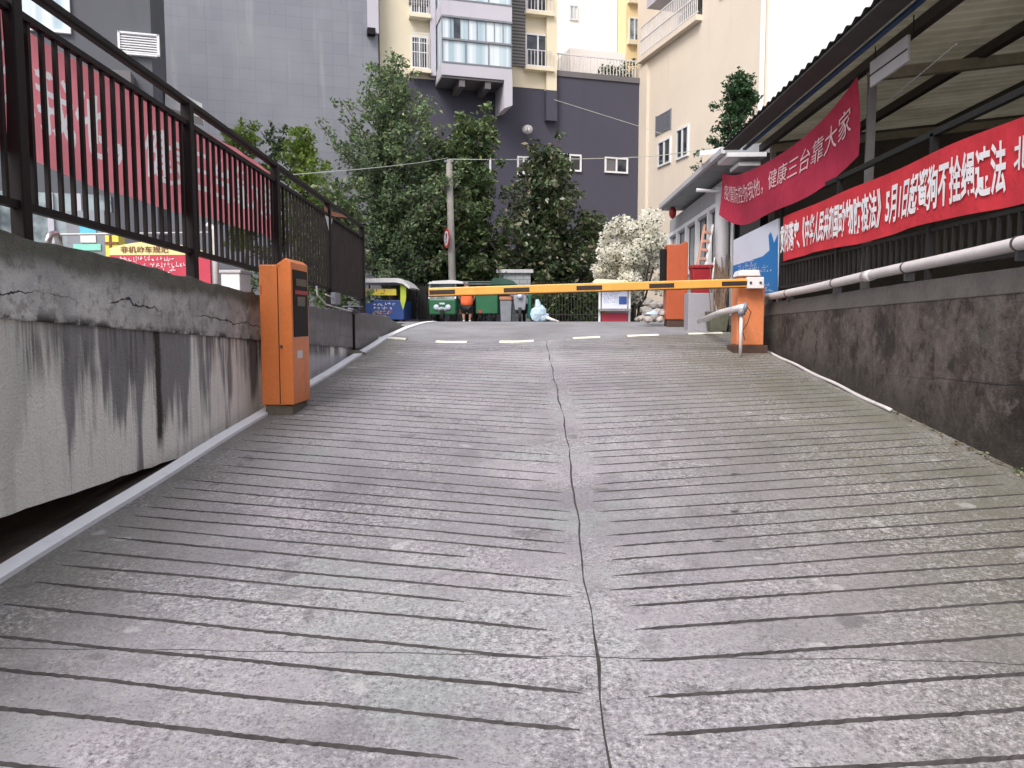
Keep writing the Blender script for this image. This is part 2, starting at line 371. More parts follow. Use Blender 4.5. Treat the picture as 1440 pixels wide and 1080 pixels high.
M['leafM'] = leaf_mat('leaf_magnolia', ((.032, .054, .028), (.10, .135, .06), (.24, .19, .135)), .2, rough=.3)
M['leafW'] = leaf_mat('leaf_blossom', ((.06, .085, .035), (.20, .22, .10)), .5, white=.40)
M['leafR'] = leaf_mat('leaf_evergreen', ((.018, .05, .022), (.055, .115, .045), (.10, .17, .07)))
M['grass'] = leaf_mat('leaf_undergrowth', ((.03, .055, .018), (.10, .16, .05), (.2, .26, .10)))
M['skin'] = plain('skin', (.42, .24, .16), .55, .06)
M['shirt'] = fabric('orange_shirt', (.85, .16, .055))
M['black2'] = fabric('black_cloth', (.018, .017, .018))
M['hair'] = plain('grey_hair', (.16, .15, .15), .7, .3, 20)
M['shoe'] = plain('white_shoe', (.65, .62, .60), .6, .1)
M['green'] = plain('green_enamel', (.02, .13, .055), .4, .2, 2, dirt=(.02, .07, .035))
M['greend'] = plain('dark_green_tarp', (.015, .065, .045), .5, .25, 2)
M['teal'] = plain('teal_cloth', (.02, .14, .10), .7, .3, 4)
M['bluep'] = plain('blue_panel', (.03, .075, .26), .5, .2, 3)
M['blueboard'] = plain('board_blue', (.01, .17, .46), .4, .1, 2)
M['boardw'] = plain('board_white', (.62, .64, .74), .4, .05, 2)
M['yel2'] = plain('sign_yellow', (.72, .60, .08), .5, .12, 4)
M['lime'] = plain('pennant_lime', (.50, .62, .06), .6, .12, 4)
M['signy'] = plain('sign_cream_yellow', (.74, .66, .30), .5, .08, 3)
M['signr'] = plain('sign_red', (.46, .035, .07), .5, .1, 3)
M['ink'] = plain('brown_ink', (.16, .06, .03), .6, .1)
M['redp'] = plain('red_plastic', (.28, .012, .018), .4, .2, 4)
M['ringr'] = plain('ring_red', (.42, .04, .05), .5, .1)
M['cyan'] = plain('notice_cyan', (.10, .45, .62), .5, .12, 6)
M['mint'] = plain('notice_mint', (.22, .58, .48), .5, .12, 6)
M['paper'] = plain('notice_paper', (.66, .67, .66), .6, .08, 8)
M['stone'] = plain('rubble_stone', (.36, .32, .30), .9, .3, 4, fine=30, bump=.5)
M['brickw'] = plain('gate_stone', (.26, .28, .29), .8, .15, 4, fine=20)
M['wood'] = plain('ladder_wood', (.50, .27, .20), .7, .2, 8)
M['stick'] = plain('dry_stick', (.20, .13, .09), .9, .3, 10)
M['pot'] = plain('mossy_pot', (.105, .105, .075), .9, .3, 7, fine=40, bump=.5)
M['bagb'] = fabric('pale_blue_bag', (.48, .62, .74))
M['rubber'] = plain('rubber', (.015, .015, .015), .85, .3, 8)
M['greyc'] = plain('grey_cowling', (.20, .21, .24), .45, .15, 4)
M['pink'] = fabric('pale_pink_cloth', (.66, .52, .55))
M['wire'] = plain('pale_cable', (.50, .53, .46), .6, .1)
M['wired'] = plain('dark_cable', (.03, .03, .03), .7, .1)
M['chrome'] = plain('chrome_tube', (.55, .55, .55), .25, .1, 3, metal=.9)
M['litter'] = leaf_mat('dry_leaf', ((.07, .05, .03), (.20, .15, .09), (.30, .26, .18)), .1)
M['lampw'] = plain('grey_white_panel', (.48, .46, .47), .5, .12, 2)
M['terra'] = plain('terracotta_flap', (.40, .16, .08), .7, .2, 4)

# ---------------------------------------------------------------- lettering
def glyphs(body, bold=.0):
    c = bpy.data.curves.new('tmp', 'FONT'); c.body = body; c.size = 1; c.offset = bold; c.resolution_u = 3
    o = bpy.data.objects.new('tmp', c); COL.objects.link(o); bpy.context.view_layer.update()
    ev = o.evaluated_get(bpy.context.evaluated_depsgraph_get()); me = ev.to_mesh()
    vs = [tuple(v.co) for v in me.vertices]; fs = [tuple(p.vertices) for p in me.polygons]
    ev.to_mesh_clear(); bpy.data.objects.remove(o); bpy.data.curves.remove(c); return vs, fs
def lettering(body, f, parent, mat, name='lettering', bold=.012):
    """f maps text coordinates scaled to 0..1 in both directions to a world point"""
    vs, fs = glyphs(body, bold)
    if not vs: return None
    x0 = min(v[0] for v in vs); x1 = max(v[0] for v in vs); y0 = min(v[1] for v in vs); y1 = max(v[1] for v in vs)
    mb = MB(); mb.add([f((v[0]-x0)/(x1-x0), (v[1]-y0)/(y1-y0)) for v in vs], fs)
    return mb.build(name, mat, parent, fixn=False)
def quadmap(a, b, c, d):     # a lower-left, b lower-right, c upper-right, d upper-left
    a, b, c, d = V(a), V(b), V(c), V(d)
    return lambda x, y: (a*(1-x) + b*x)*(1-y) + (d*(1-x) + c*x)*y
def scrawl(parent, mat, q, rows, cols, name='lettering', seed=1, fill=.75):
    """rows of small broken strokes where the photograph's print is too small to read"""
    r = random.Random(seed); mb = MB()
    for i in range(rows):
        n = int(cols * r.uniform(.6, 1))
        for j in range(n):
            for s in range(3):
                x = (j + r.uniform(.1, .8)) / cols; y = (i + .5 + r.uniform(-.3, .3)) / rows
                w, h = ((.5 / cols, .11 / rows) if r.random() < .6 else (.12 / cols, .5 / rows))
                if r.random() < fill:
                    mb.add([q(x, y), q(min(1, x + w), y), q(min(1, x + w), y + h), q(x, y + h)], [(0, 1, 2, 3)])
    return mb.build(name, mat, parent, fixn=False)

# ================================================================ SETTING
def lerp(a, b, t): return a + (b - a) * t
LIP = [(-3.6, 11.9), (-2.3, 11.7), (-1.4, 11.2), (-.3, 11.26), (.55, 11.7), (1.56, 12.04), (2.87, 12.4), (4.0, 12.6)]
def lip(x):
    for (a, ya), (b, yb) in zip(LIP, LIP[1:]):
        if x <= b: return lerp(ya, yb, (x - a) / (b - a))
    return LIP[-1][1]
def zramp(Y): return .101 * Y
def zroad(x, Y):
    l = lip(x)
    if Y <= l: return zramp(Y)
    t = min(1, (Y - l) / (17.3 - l)); z0 = zramp(l); return z0 + (1.42 - z0) * (1 - (1 - t) ** 1.9)
def xc(Y): return .2 if Y < 6 else max(.08, .2 - .022 * (Y - 6))
def lefts(ys, px): return [1566 / (y - 342) for y in ys]
LY = lefts([1077,1015,962,913,872,842,819,795,775,757,742,725,710,697,683,672,658,647,632,622,612], 480)
RY = lefts([1046,992,935,887,852,829,806,783,764,747,729,713,698,685,673,659,647,636,627,617,607,597], 960)
def ramp_panel(side):
    ys = LY if side < 0 else RY; px = 480 if side < 0 else 960
    slp = lambda b: max(.10, min(.23, .13 + .045 * (b - 2.1)))
    base = [y - slp(y) * abs((px - 760) / 1080 * y - .2) for y in ys]
    lo = [base[0] - .2 * i + random.uniform(-.02, .02) for i in range(1, 26)][::-1]
    hi = []; y = base[-1]
    while y < 12.3: y += .185 + random.uniform(-.025, .025); hi.append(y)
    base = lo + base + hi
    n = 150; rows = []; off = []
    for i, b in enumerate(base):
        for dy, dp in ((-.016, 0), (-.009, .85), (-.001, 1), (.007, .85), (.015, 0)): rows.append((b, dy, dp, i))
    a_end = [random.choice([.03, .05, .09, .16]) if random.random() < .45 else .045 for _ in base]
    ctr = [random.choice([.02, .15, .25, .40, .5]) if random.random() < .22 and side < 0 else (.05 if side < 0 else .10 + random.uniform(-.02, .05)) for _ in base]
    ph = [random.uniform(0, 6) for _ in base]
    vs = []; fs = []; mi = []; nr = len(rows)
    for j in range(n + 1):
        t = j / n
        for (b, dy, dp, i) in rows:
            Xa = xc(max(b, 0)) + (-.0045 if side < 0 else .0045) + .007 * math.sin(b * 5.1) + .004 * math.sin(b * 13) + .003 * math.sin(b * 41 + side)
            Xb = -2.36 if side < 0 else 3.08
            X = lerp(Xa, Xb, t); wob = .007 * math.sin(X * 1.6 + ph[i]) + .0022 * math.sin(X * 7 + 2 * ph[i]) + random.uniform(-.0022, .0022)
            Y = b + slp(b) * abs(X - .2) + wob
            dist_c = abs(X - Xa); dist_e = abs(X - Xb)
            f = min(1, max(0, (dist_c - ctr[i]) / .10)) * min(1, max(0, (dist_e - .09 - a_end[i]) / .22))
            wv = .9 + .22 * math.sin(X * 1.7 + ph[i] * 2) + .13 * math.sin(X * 5.1 + ph[i])
            wid = (.72 + .38 * min(1, max(0, wv))) * random.uniform(.8, 1.15) * (.15 + .53 * f)
            L = lip(X); Yp = Y + dy * wid
            dd = dp * f * .020 * max(.6, min(1.1, wv))
            if Yp > L - .07: Yp = min(Yp, L); dd = 0
            vs.append((X, Yp, zramp(Yp) - dd))
    for j in range(n):
        for i in range(nr - 1):
            q = (j*nr+i, (j+1)*nr+i, (j+1)*nr+i+1, j*nr+i+1)
            if abs(vs[q[0]][1] - vs[q[3]][1]) < 1e-5 and abs(vs[q[1]][1] - vs[q[2]][1]) < 1e-5: continue
            cut = rows[i][3] == rows[i+1][3]
            deep = max(zramp(vs[p][1]) - vs[p][2] for p in q) > .003
            fs.append(q if side > 0 else q[::-1]); mi.append(1 if cut and deep else 0)
    return vs, fs, mi
mb = MB()
for s_ in (-1, 1):
    v_, f_, m_ = ramp_panel(s_); o_ = len(mb.v); mb.v += v_
    mb.f += [tuple(o_ + i for i in f) for f in f_]; mb.mi += m_
jv = []
for i in range(90):
    y = -4 + i * 15.2 / 89; jv += [(xc(max(y, 0)) - .05, y, zramp(y) - .007), (xc(max(y, 0)) + .05, y, zramp(y) - .007)]
mb.add(jv, [(2*i, 2*i+1, 2*i+3, 2*i+2) for i in range(89)], 2)
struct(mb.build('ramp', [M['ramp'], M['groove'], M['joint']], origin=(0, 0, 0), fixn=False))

mb = MB(); xs = [-3.6 + 7.6 * i / 30 for i in range(31)]; nt = 24
for x in xs:
    for j in range(nt + 1): y = lerp(lip(x), 17.4, j / nt); mb.v.append((x, y, zroad(x, y)))
for i in range(30):
    for j in range(nt): mb.f.append((i*(nt+1)+j, (i+1)*(nt+1)+j, (i+1)*(nt+1)+j+1, i*(nt+1)+j+1)); mb.mi.append(0)
mb.add([(-3.6, 17.4, 1.42), (4, 17.4, 1.42), (6.5, 24, 1.424), (7, 36, 1.424), (-15, 32, 1.424), (-6, 17.4, 1.424)], [(0, 1, 2, 3, 4, 5)])
struct(mb.build('road', M['road'], origin=(0, 0, 0), fixn=False))

mb = MB(); g = 1.405; B = 600
for a, b in (((-B, -B), (-2.78, 17.3)), ((3.2, -B), (B, 17.3)), ((-B, 17.3), (B, B)), ((-2.78, -B), (3.2, -9))):
    mb.add([(a[0], a[1], g), (b[0], a[1], g), (b[0], b[1], g), (a[0], b[1], g)], [(0, 1, 2, 3)])
mb.add([(-2.78, -9, g), (3.2, -9, g), (3.2, -9, -1.2), (-2.78, -9, -1.2)], [(0, 1, 2, 3)])
struct(mb.build('ground', M['ground'], origin=(0, 0, 0), fixn=False))
# dirt gully under the wall on the low side of the ramp
mb = MB(); gx = [-2.40, -2.55, -2.8, -3.3, -4.2]; gd = [-.035, -.05, -.09, -.14, -.16]; ng = 60
for i in range(ng + 1):
    y = -8 + i * 17 / ng
    for x, d in zip(gx, gd): mb.v.append((x, y, zramp(y) + d + random.uniform(-.02, .02) * (x < -2.45)))
for i in range(ng):
    for j in range(4): mb.f.append((i*5+j, i*5+j+1, (i+1)*5+j+1, (i+1)*5+j)); mb.mi.append(0)
mb.add([(-4.2, -8, -1.5), (-4.2, 9, -1.5), (-4.2, 9, 1.4), (-4.2, -8, 1.4)], [(0, 1, 2, 3)])
struct(mb.build('gully', M['dirt'], origin=(0, 0, 0), smooth=True))
# white edging strip along the ramp
mb = MB(); n = 100
for i in range(n + 1):
    y = .2 + i * 17 / n; wob = .006 * math.sin(y * 3.1); x0 = -2.42 + wob; x1 = -2.325 + wob
    if y > 8: e = min(1, (y - 8) / 4); x0 += .0 * e; x1 += .0 * e
    z = zroad(x1, y)
    mb.v += [(x0, y, z - .06), (x0, y, z + .028), (x1, y, z + .024), (x1, y, z - .02)]
for i in range(n):
    for j in range(3): mb.f.append((4*i+j, 4*i+j+1, 4*i+4+j+1, 4*i+4+j)); mb.mi.append(0)
struct(mb.build('kerb_strip', M['kerb'], origin=(0, 0, 0)))
# painted dashes on the lip at the head of the ramp
mb = MB()
for a, b in ((525, 575), (617, 662), (704, 751), (806, 844), (886, 931), (979, 1029)):
    x0, x1 = xat(a, 11.6), xat(b, 11.8); m = 8; o = len(mb.v)
    for i in range(m + 1):
        x = lerp(x0, x1, i / m); l = lip(x); z = zramp(l)
        wj = random.uniform(-.012, .012)
        mb.v += [(x, l - .055 + wj, z - .002), (x, l - .045 + wj, z + .016), (x, l + .13 + wj, zroad(x, l + .13) + .012), (x, l + .145 + wj, zroad(x, l + .145) - .002)]
    for i in range(m):
        for j in range(3): mb.f.append((o+4*i+j, o+4*i+4+j, o+4*i+5+j, o+4*i+1+j)); mb.mi.append(0)
struct(mb.build('road_marking', M['mark'], origin=(0, 0, 0)))

# ================================================================ WALLS BESIDE THE RAMP
def strip_wall(mb, x0, x1, y0, y1, zlo, zhi, n=40, jit=0, jl=0):
    o = len(mb.v)
    for i in range(n + 1):
        y = lerp(y0, y1, i / n); j = random.uniform(-jit, jit)
        mb.v += [(x0, y, zlo(y) + random.uniform(-jl, jl)), (x0 + j * .5, y, zhi(y) + j), (x1, y, zhi(y) + j * .5), (x1, y, zlo(y))]
    for i in range(n):
        for j in range(4): mb.f.append((o+4*i+j, o+4*i+(j+1)%4, o+4*i+4+(j+1)%4, o+4*i+4+j)); mb.mi.append(0)
    mb.f += [(o, o+3, o+2, o+1), (o+4*n, o+4*n+1, o+4*n+2, o+4*n+3)]; mb.mi += [0, 0]
WX = -2.50
ztop = lambda y: 2.06 - .056 * y if y < 8 else 1.612 - .02 * (y - 8)
zcrk = lambda y: 1.655 - .056 * y
root = thing('retaining_wall', 'streaked grey concrete retaining wall under the dark metal railing', 'wall', (WX, 5, .5))
mb = MB(); strip_wall(mb, WX, WX - .22, -6, 12.2, lambda y: .60 - .018 * y if y < 6.5 else .48 if y < 7 else min(.48, .45), zcrk, 150, 0, .006)
mb.build('wall_face', M['wallL'], root)
mb = MB(); strip_wall(mb, WX + .02, WX - .24, -6, 12.6, zcrk, ztop, 160, .010)
mb.build('parapet', M['wallLt'], root, bevel=.008)
mb = MB(); strip_wall(mb, WX + .0, WX - .26, 12.6, 14.6, lambda y: .9, lambda y: lerp(1.50, 1.30, (y - 12.6) / 2.0), 10, .008)
mb.build('low_end', M['wallLt'], root, bevel=.01)

RX = 3.06
ztr = lambda y: 1.80 - .012 * (y - 4.8) * 1.6 if y < 10.3 else 1.695 - .07 * (y - 10.3)
root = thing('retaining_wall', 'dark grimy cement wall under the long red banner', 'wall', (RX, 6, .5))
mb = MB(); strip_wall(mb, RX, RX + .2, -6, 13.4, lambda y: zramp(y) - .3, lambda y: ztr(y) - .17, 60)
mb.build('wall_face', M['wallR'], root)
mb = MB(); strip_wall(mb, RX - .006, RX + .2, -6, 13.0, lambda y: ztr(y) - .17, ztr, 60, .004)
mb.build('coping', M['coping'], root, bevel=.008)

# drain pipe on the wall
def pz(y): return 1.45 + lerp(111/1080*4.84, 33/1080*10.3, (y - 4.84) / (10.3 - 4.84)) if y < 10.3 else 1.765
root = thing('drain_pipe', 'long white drain pipe clamped along the top of the grimy wall', 'pipe', (RX, 7, 1.75))
pts = [(RX - .03, y, pz(y) + .004 * math.sin(y * 2)) for y in np.linspace(1.5, 10.5, 28)]
mb = MB(); mb.tube(pts, .045, 14); mb.build('pipe', M['pipe'], root, smooth=True)
for y in (3.6, 5.05, 6.55, 8.1, 9.6):
    mb = MB(); mb.tube([(RX - .03, y - .012, pz(y)), (RX - .03, y + .012, pz(y))], .049, 14); mb.box((RX - .04, y - .012, pz(y) - .11), (RX + .04, y + .012, pz(y) - .045))
    mb.build('clamp', M['bolt'], root)
mb = MB(); mb.tube([(RX - .03, 7.2, pz(7.2)), (RX - .03, 7.36, pz(7.36))], .051, 14); mb.build('coupling', M['pipe'], root, smooth=True)
p0 = at(984, 452, 12.6); p1 = at(1012, 440, 11.0); p2 = at(1045, 432, 9.85); p3 = at(1045, 492, 9.85)
root = thing('downpipe', 'bent white pipe running down in front of the barrier cabinet', 'pipe', (p3.x, p3.y, p3.z))
mb = MB(); mb.tube([p0, p1, p2], .045, 12); mb.build('pipe', M['pipe'], root, smooth=True)
mb = MB(); mb.tube([p2 + V((.0, 0, .0)), p2 + V((.04, 0, -.005))], .062, 12); mb.tube([p2 + V((-.02, 0, -.02)), p2 + V((-.02, 0, -.1))], .05, 12); mb.build('elbow', M['greyc'], root, smooth=True)
mb = MB(); mb.tube([p2 + V((-.02, 0, -.1)), V((p2.x - .02, p3.y, zramp(p3.y)))], .022, 10); mb.build('stem', M['pipe'], root, smooth=True)
mb = MB(); mb.tube([p2 + V((.05, 0, 0)), p2 + V((.10, .0, -.06)), p2 + V((.06, 0, -.2)), p2 + V((.0, 0, -.3)), p2 + V((.03, -.02, -.42))], .006, 6); mb.build('cable', M['wired'], root)
mb = MB(); mb.tube([(2.985, y, zramp(y) + .018 + .006 * math.sin(y * 5)) for y in np.linspace(6.62, 10.05, 30)], .017, 8)
tag(mb.build('conduit', M['pipe'], smooth=True), 'thin white conduit lying along the foot of the grimy wall', 'conduit')

# ================================================================ LEFT RAILING AND BANNER
FX = -2.62
ftop = lambda y: 3.13 - .042 * (y - 4.03)
fbot = lambda y: 2.035 - .033 * (y - 3.65)
root = thing('metal_railing', 'dark brown metal picket railing standing on the streaked concrete wall', 'railing', (FX, 6, 1.8))
F0, F1 = 1.9, 11.35
mb = MB(); mb.bar((FX, F0, ftop(F0)), (FX, F1, ftop(F1)), .062, .05); mb.build('handrail', M['metal'], root, bevel=.012)
mb = MB(); mb.bar((FX, F0, ftop(F0) - .155), (FX, F1, ftop(F1) - .155), .04, .035); mb.build('upper_rail', M['metal'], root)
mb = MB(); mb.bar((FX, F0, fbot(F0)), (FX, F1, fbot(F1)), .04, .04); mb.build('lower_rail', M['metal'], root)
fps = [2.05, 3.84, 5.74, 7.62, 9.5, 11.3]
for y in fps:
    mb = MB(); mb.bar((FX, y, ztop(y) - .05), (FX, y, ftop(y)), .072); mb.build('post', M['metal'], root, bevel=.006)
pk = None; y = F0
for a, b in zip(fps, fps[1:]):
    n = 17
    for i in range(1, n):
        y = lerp(a, b, i / n); zl, zh = fbot(y) + .01, ftop(y) - .16
        if pk is None:
            mb = MB(); mb.bar((FX, y, zl), (FX, y, zh), .022); pk = mb.build('picket', M['metal'], root); py0, pl, ph_ = y, zl, zh - zl
        else:
            c = pk.copy(); COL.objects.link(c); c.parent = root
            sc_ = (zh - zl) / ph_; L = wl(root)
            c.scale = (1, 1, sc_); c.location = (0, y - py0, zl - sc_ * (pl - L.z) - L.z)
        
# banner behind the railing
def bl(y, v):   # v 0 bottom .. 1 top
    sag = .02 * math.sin(y * 2.1) + .012 * math.sin(y * 5.3 + v)
    zb, zt = 2.26 + sag, 2.955 + sag * .6 - .006 * (y - 3)
    return V((FX - .045 - .018 * math.sin(y * 4.2 + 2 * v) - .008 * math.sin(y * 11), y, lerp(zb, zt, v)))
root = thing('banner', 'faded red cloth banner with white characters tied behind the dark railing', 'banner', (FX - .05, 5, 2.25))
# the characters are dyed into the cloth: faces inside a glyph get the undyed material
NI, NJ = 1300, 64; YA, YB = 1.6, 7.84
vs_, fs_ = glyphs('疫情防控你我他，健康三台靠大家', .012)
gv = np.array(vs_)[:, :2]; lo_, hi_ = gv.min(0), gv.max(0); gv = (gv - lo_) / (hi_ - lo_)
gv[:, 0] = (lerp(2.2, 7.75, gv[:, 0]) - YA) / (YB - YA) * NI; gv[:, 1] = lerp(.24, .80, gv[:, 1]) * NJ
mask = np.zeros((NI, NJ), bool)
for f in fs_:
    for k_ in range(1, len(f) - 1):
        p0_, p1_, p2_ = gv[f[0]], gv[f[k_]], gv[f[k_ + 1]]
        mn = np.maximum(np.floor(np.minimum(np.minimum(p0_, p1_), p2_)).astype(int), 0); mx2 = np.minimum(np.ceil(np.maximum(np.maximum(p0_, p1_), p2_)).astype(int) + 1, (NI, NJ))
        if (mx2 <= mn).any(): continue
        gx_, gy_ = np.meshgrid(np.arange(mn[0], mx2[0]) + .5, np.arange(mn[1], mx2[1]) + .5, indexing='ij')
        cr = lambda a, b: (b[0] - a[0]) * (gy_ - a[1]) - (b[1] - a[1]) * (gx_ - a[0])
        d0, d1, d2 = cr(p0_, p1_), cr(p1_, p2_), cr(p2_, p0_)
        mask[mn[0]:mx2[0], mn[1]:mx2[1]] |= ((d0 >= 0) & (d1 >= 0) & (d2 >= 0)) | ((d0 <= 0) & (d1 <= 0) & (d2 <= 0))
yy, vv = np.meshgrid(np.linspace(YA, YB, NI + 1), np.linspace(0, 1, NJ + 1), indexing='ij')
sag_ = .02 * np.sin(yy * 2.1) + .012 * np.sin(yy * 5.3 + vv)
zz_ = (2.26 + sag_) * (1 - vv) + (2.955 + sag_ * .6 - .006 * (yy - 3)) * vv
xx_ = FX - .045 - .018 * np.sin(yy * 4.2 + 2 * vv) - .008 * np.sin(yy * 11)
L_ = wl(root); co_ = np.stack([xx_ - L_.x, yy - L_.y, zz_ - L_.z], -1).reshape(-1, 3)
ii, jj = np.meshgrid(np.arange(NI), np.arange(NJ), indexing='ij'); q0 = (ii * (NJ + 1) + jj).ravel()
lp_ = np.stack([q0, q0 + NJ + 1, q0 + NJ + 2, q0 + 1], 1)
me = bpy.data.meshes.new('cloth'); me.vertices.add(len(co_)); me.vertices.foreach_set('co', co_.ravel())
me.loops.add(lp_.size); me.loops.foreach_set('vertex_index', lp_.ravel()); me.polygons.add(len(lp_)); me.polygons.foreach_set('loop_start', np.arange(len(lp_)) * 4)
me.update(calc_edges=True); me.materials.append(M['bannerL']); me.materials.append(M['letterL'])
me.polygons.foreach_set('material_index', mask.ravel().astype(np.int32)); me.polygons.foreach_set('use_smooth', [True] * len(lp_))
co = bpy.data.objects.new('cloth', me); COL.objects.link(co); co.parent = root
# torn flap of an older banner on the railing
f0 = atx(455, 288, FX + .01); f1 = atx(490, 300, FX + .02)
mb = MB(); mb.add([f0, f0 + V((0, .25, -.03)), f1 + V((.0, .25, -.02)), f1 + V((0, .1, -.05)), f0 + V((0, .05, -.12))], [(0, 1, 2, 3, 4)])
mb.add([f0 + V((.01, .02, -.12)), f0 + V((.01, .35, -.12)), f0 + V((.01, .22, -.34))], [(0, 1, 2)], 1)
tag(mb.build('cloth_scrap', [M['terra'], M['paper']]), 'torn orange and white scrap of cloth snagged on the dark railing', 'scrap')
# conduit and socket box on the wall face beyond the ticket machine
root = thing('junction_box', 'small grey junction box with thin conduit on the concrete wall', 'box', (WX, 8.9, 1.5))
c0 = atx(472, 420, WX + .06)
mb = MB(); mb.cbox(c0, (.06, .22, .14)); mb.build('box', M['greyc'], root, bevel=.008)
mb = MB(); pp = [(445, 402), (446, 414), (458, 428), (472, 432), (495, 438)]; mb.tube([atx(a, b, WX + .035) for a, b in pp], .010, 6); mb.tube([atx(458, 414, WX + .035), c0], .009, 6)
mb.build('conduit', M['pipe'], root)
root = thing('sensor_post', 'thin black sensor post with round head by the concrete wall', 'post', (-2.40, 10.1, 1.02))
hp = at(497, 436, 10.1)
mb = MB(); mb.tube([(hp.x, 10.1, 1.02), (hp.x, 10.1, hp.z - .05)], .018, 8); mb.build('stem', M['black'], root)
mb = MB(); mb.tube([(hp.x - .06, 10.02, hp.z), (hp.x + .06, 10.1, hp.z - .01)], [.05, .045], 12); mb.ico((hp.x, 10.05, hp.z), .06, 2, sc=(1.1, 1, .7)); mb.build('head', M['bolt'], root, smooth=True)
mb = MB(); mb.box((hp.x - .12, 10.0, hp.z + .04), (hp.x + .1, 10.2, hp.z + .055)); mb.build('rain_hood', M['greyc'], root)
mb = MB(); mb.lathe((hp.x, 10.05, zramp(10.05) - .02), [(.20, 0), (.16, .04), (.06, .07)], 10); mb.build('footing', M['plinth'], root)

# ================================================================ TICKET MACHINES
def ticket(xl, xr, y0, y1, zb, zt, mat, label, lit=True, name='ticket_machine', grp='orange ticket machines'):
    root = thing(name, label, 'ticket machine', ((xl+xr)/2, (y0+y1)/2, zb), grp)
    h = zt - zb
    mb = MB(); mb.box((xl + .02, y0 + .02, zb - .05), (xr - .02, y1 - .02, zb + .085)); mb.build('plinth', M['plinth'] if lit else M['plinthd'], root, bevel=.01)
    mb = MB(); mb.box((xl, y0, zb + .085), (xr - .075, y1, zt - .055)); mb.build('body', mat, root, bevel=.012)
    # taller front pillar with sloping cap on the side facing the lane
    x0 = xr - .073
    mb = MB(); mb.prism([(x0 - .02, y0 - .004, zb + .09), (xr, y0 - .004, zb + .09), (xr, y0 - .004, zt - .035), (x0 + .03, y0 - .004, zt), (x0 - .06, y0 - .004, zt - .06), (x0 - .02, y0 - .004, zt - .075)], (0, y1 - y0 + .008, 0))
    mb.build('face_column', mat, root, bevel=.006)
    mb = MB(); mb.box((xr - .004, y0 + .035, zb + h * .50), (xr + .006, y1 - .03, zb + h * .93)); mb.build('display_panel', M['black'], root, bevel=.003)
    if lit:
        mb = MB(); mb.box((xr + .0065, y0 + .10, zb + h * .83), (xr + .010, y1 - .07, zb + h * .875)); mb.build('led_strip', M['screen'], root)
        mb = MB(); mb.box((xr + .0065, y0 + .07, zb + h * .775), (xr + .012, y1 - .04, zb + h * .80)); mb.build('slot_trim', M['ringr'], root)
        mb = MB(); mb.box((xr + .0065, y0 + .13, zb + h * .70), (xr + .009, y1 - .12, zb + h * .76)); mb.build('card_reader', M['screen'], root)
        mb = MB(); mb.lathe((xl + (xr - xl) * .66, y0 - .012, zb + h * .44), [(.013, 0), (.013, .014)], 12, M=Matrix.Rotation(R(-90), 3, 'X')); mb.build('lock', M['bolt'], root)
        for hz in (.22, .78):
            mb = MB(); mb.tube([(xl + .012, y0 - .006, zb + h * hz), (xl + .012, y0 - .006, zb + h * hz + .07)], .007, 8); mb.build('hinge', mat, root)
        mb = MB(); mb.box((xr - .001, y0 + .12, zb + h * .36), (xr + .0015, y0 + .26, zb + h * .41)); mb.build('sticker', M['paper'], root)
        mb = MB(); mb.box((x0 - .045, y0 - .006, zb + .10), (x0 - .040, y0 + .004, zt - .08)); mb.build('door_seam', M['dark'], root)
    return root
ticket(-2.36, -2.085, 6.40, 6.86, zramp(6.45), 1.975, M['orange'], 'bright orange ticket machine with dark display against the streaked concrete wall')
r2 = ticket(xat(937, 14), xat(966, 14), 14.0, 14.4, zat(456, 14), zat(340, 14), M['red2'], 'orange-red ticket machine standing before the glazed guard booth', False)
mb = MB(); mb.box((xat(930, 14), 14.05, zat(405, 14)), (xat(936, 14), 14.3, zat(350, 14))); mb.build('side_housing', M['black'], r2, bevel=.01)

# ================================================================ BARRIER GATE
bx0, bx1, by = 2.575, 2.925, 10.2; bz = zramp(10.2)
root = thing('barrier_gate', 'faded orange barrier cabinet holding a long yellow and black boom', 'barrier gate', (2.75, 10.35, bz))
mb = MB(); mb.box((bx0 - .04, by - .03, bz - .08), (bx1 + .05, by + .36, bz + .10)); mb.build('plinth', M['plinthd'], root, bevel=.012)
mb = MB(); mb.box((bx0, by, bz + .10), (bx1, by + .32, zat(402, by))); mb.build('cabinet', M['orange2'], root, bevel=.014)
mb = MB(); zc_ = zat(402, by)
mb.prism([(bx0 + .0, by - .01, zc_ + .12), (bx1 - .06, by - .01, zc_ + .12), (bx1 - .08, by - .01, zc_ + .20), (bx0 + .03, by - .01, zc_ + .20)], (0, .32, 0)); mb.build('hood', M['white'], root, bevel=.012)
mb = MB(); mb.box((bx0 + .02, by + .02, zc_), (bx1 - .06, by + .28, zc_ + .12)); mb.build('drive_head', M['orange2'], root, bevel=.008)
ay = by - .10
A = at(603, 411, ay - .2); Bq = at(1052, 397.8, ay)
arm = thing('arm', None, None, (0, 0, 0)); arm.parent = root; arm.location = Bq - wl(root)
mb = MB(); mb.bar(A, Bq, .055, .106); mb.build('boom', M['yellow'], arm, bevel=.012)
d = (Bq - A); L = d.length; d.normalize()
for a, b in ((604, 640), (708, 744), (810, 846), (912, 947), (1014, 1050)):
    p = A + d * L * (a - 603) / 449; q = A + d * L * (b - 603) / 449
    mb = MB(); mb.bar(p + V((0, -.0015, -.004)), q + V((0, -.0015, -.004)), .058, .056); mb.build('black_band', M['dark'], arm)
mb = MB(); mb.bar(A + V((0, 0, -.057)), Bq + V((0, 0, -.057)), .03, .010); mb.build('rubber_edge', M['dark'], arm)
mb = MB(); mb.bar(A + V((0, 0, .0535)), Bq + V((0, 0, .0535)), .04, .004); mb.build('top_trim', M['signy'], arm)
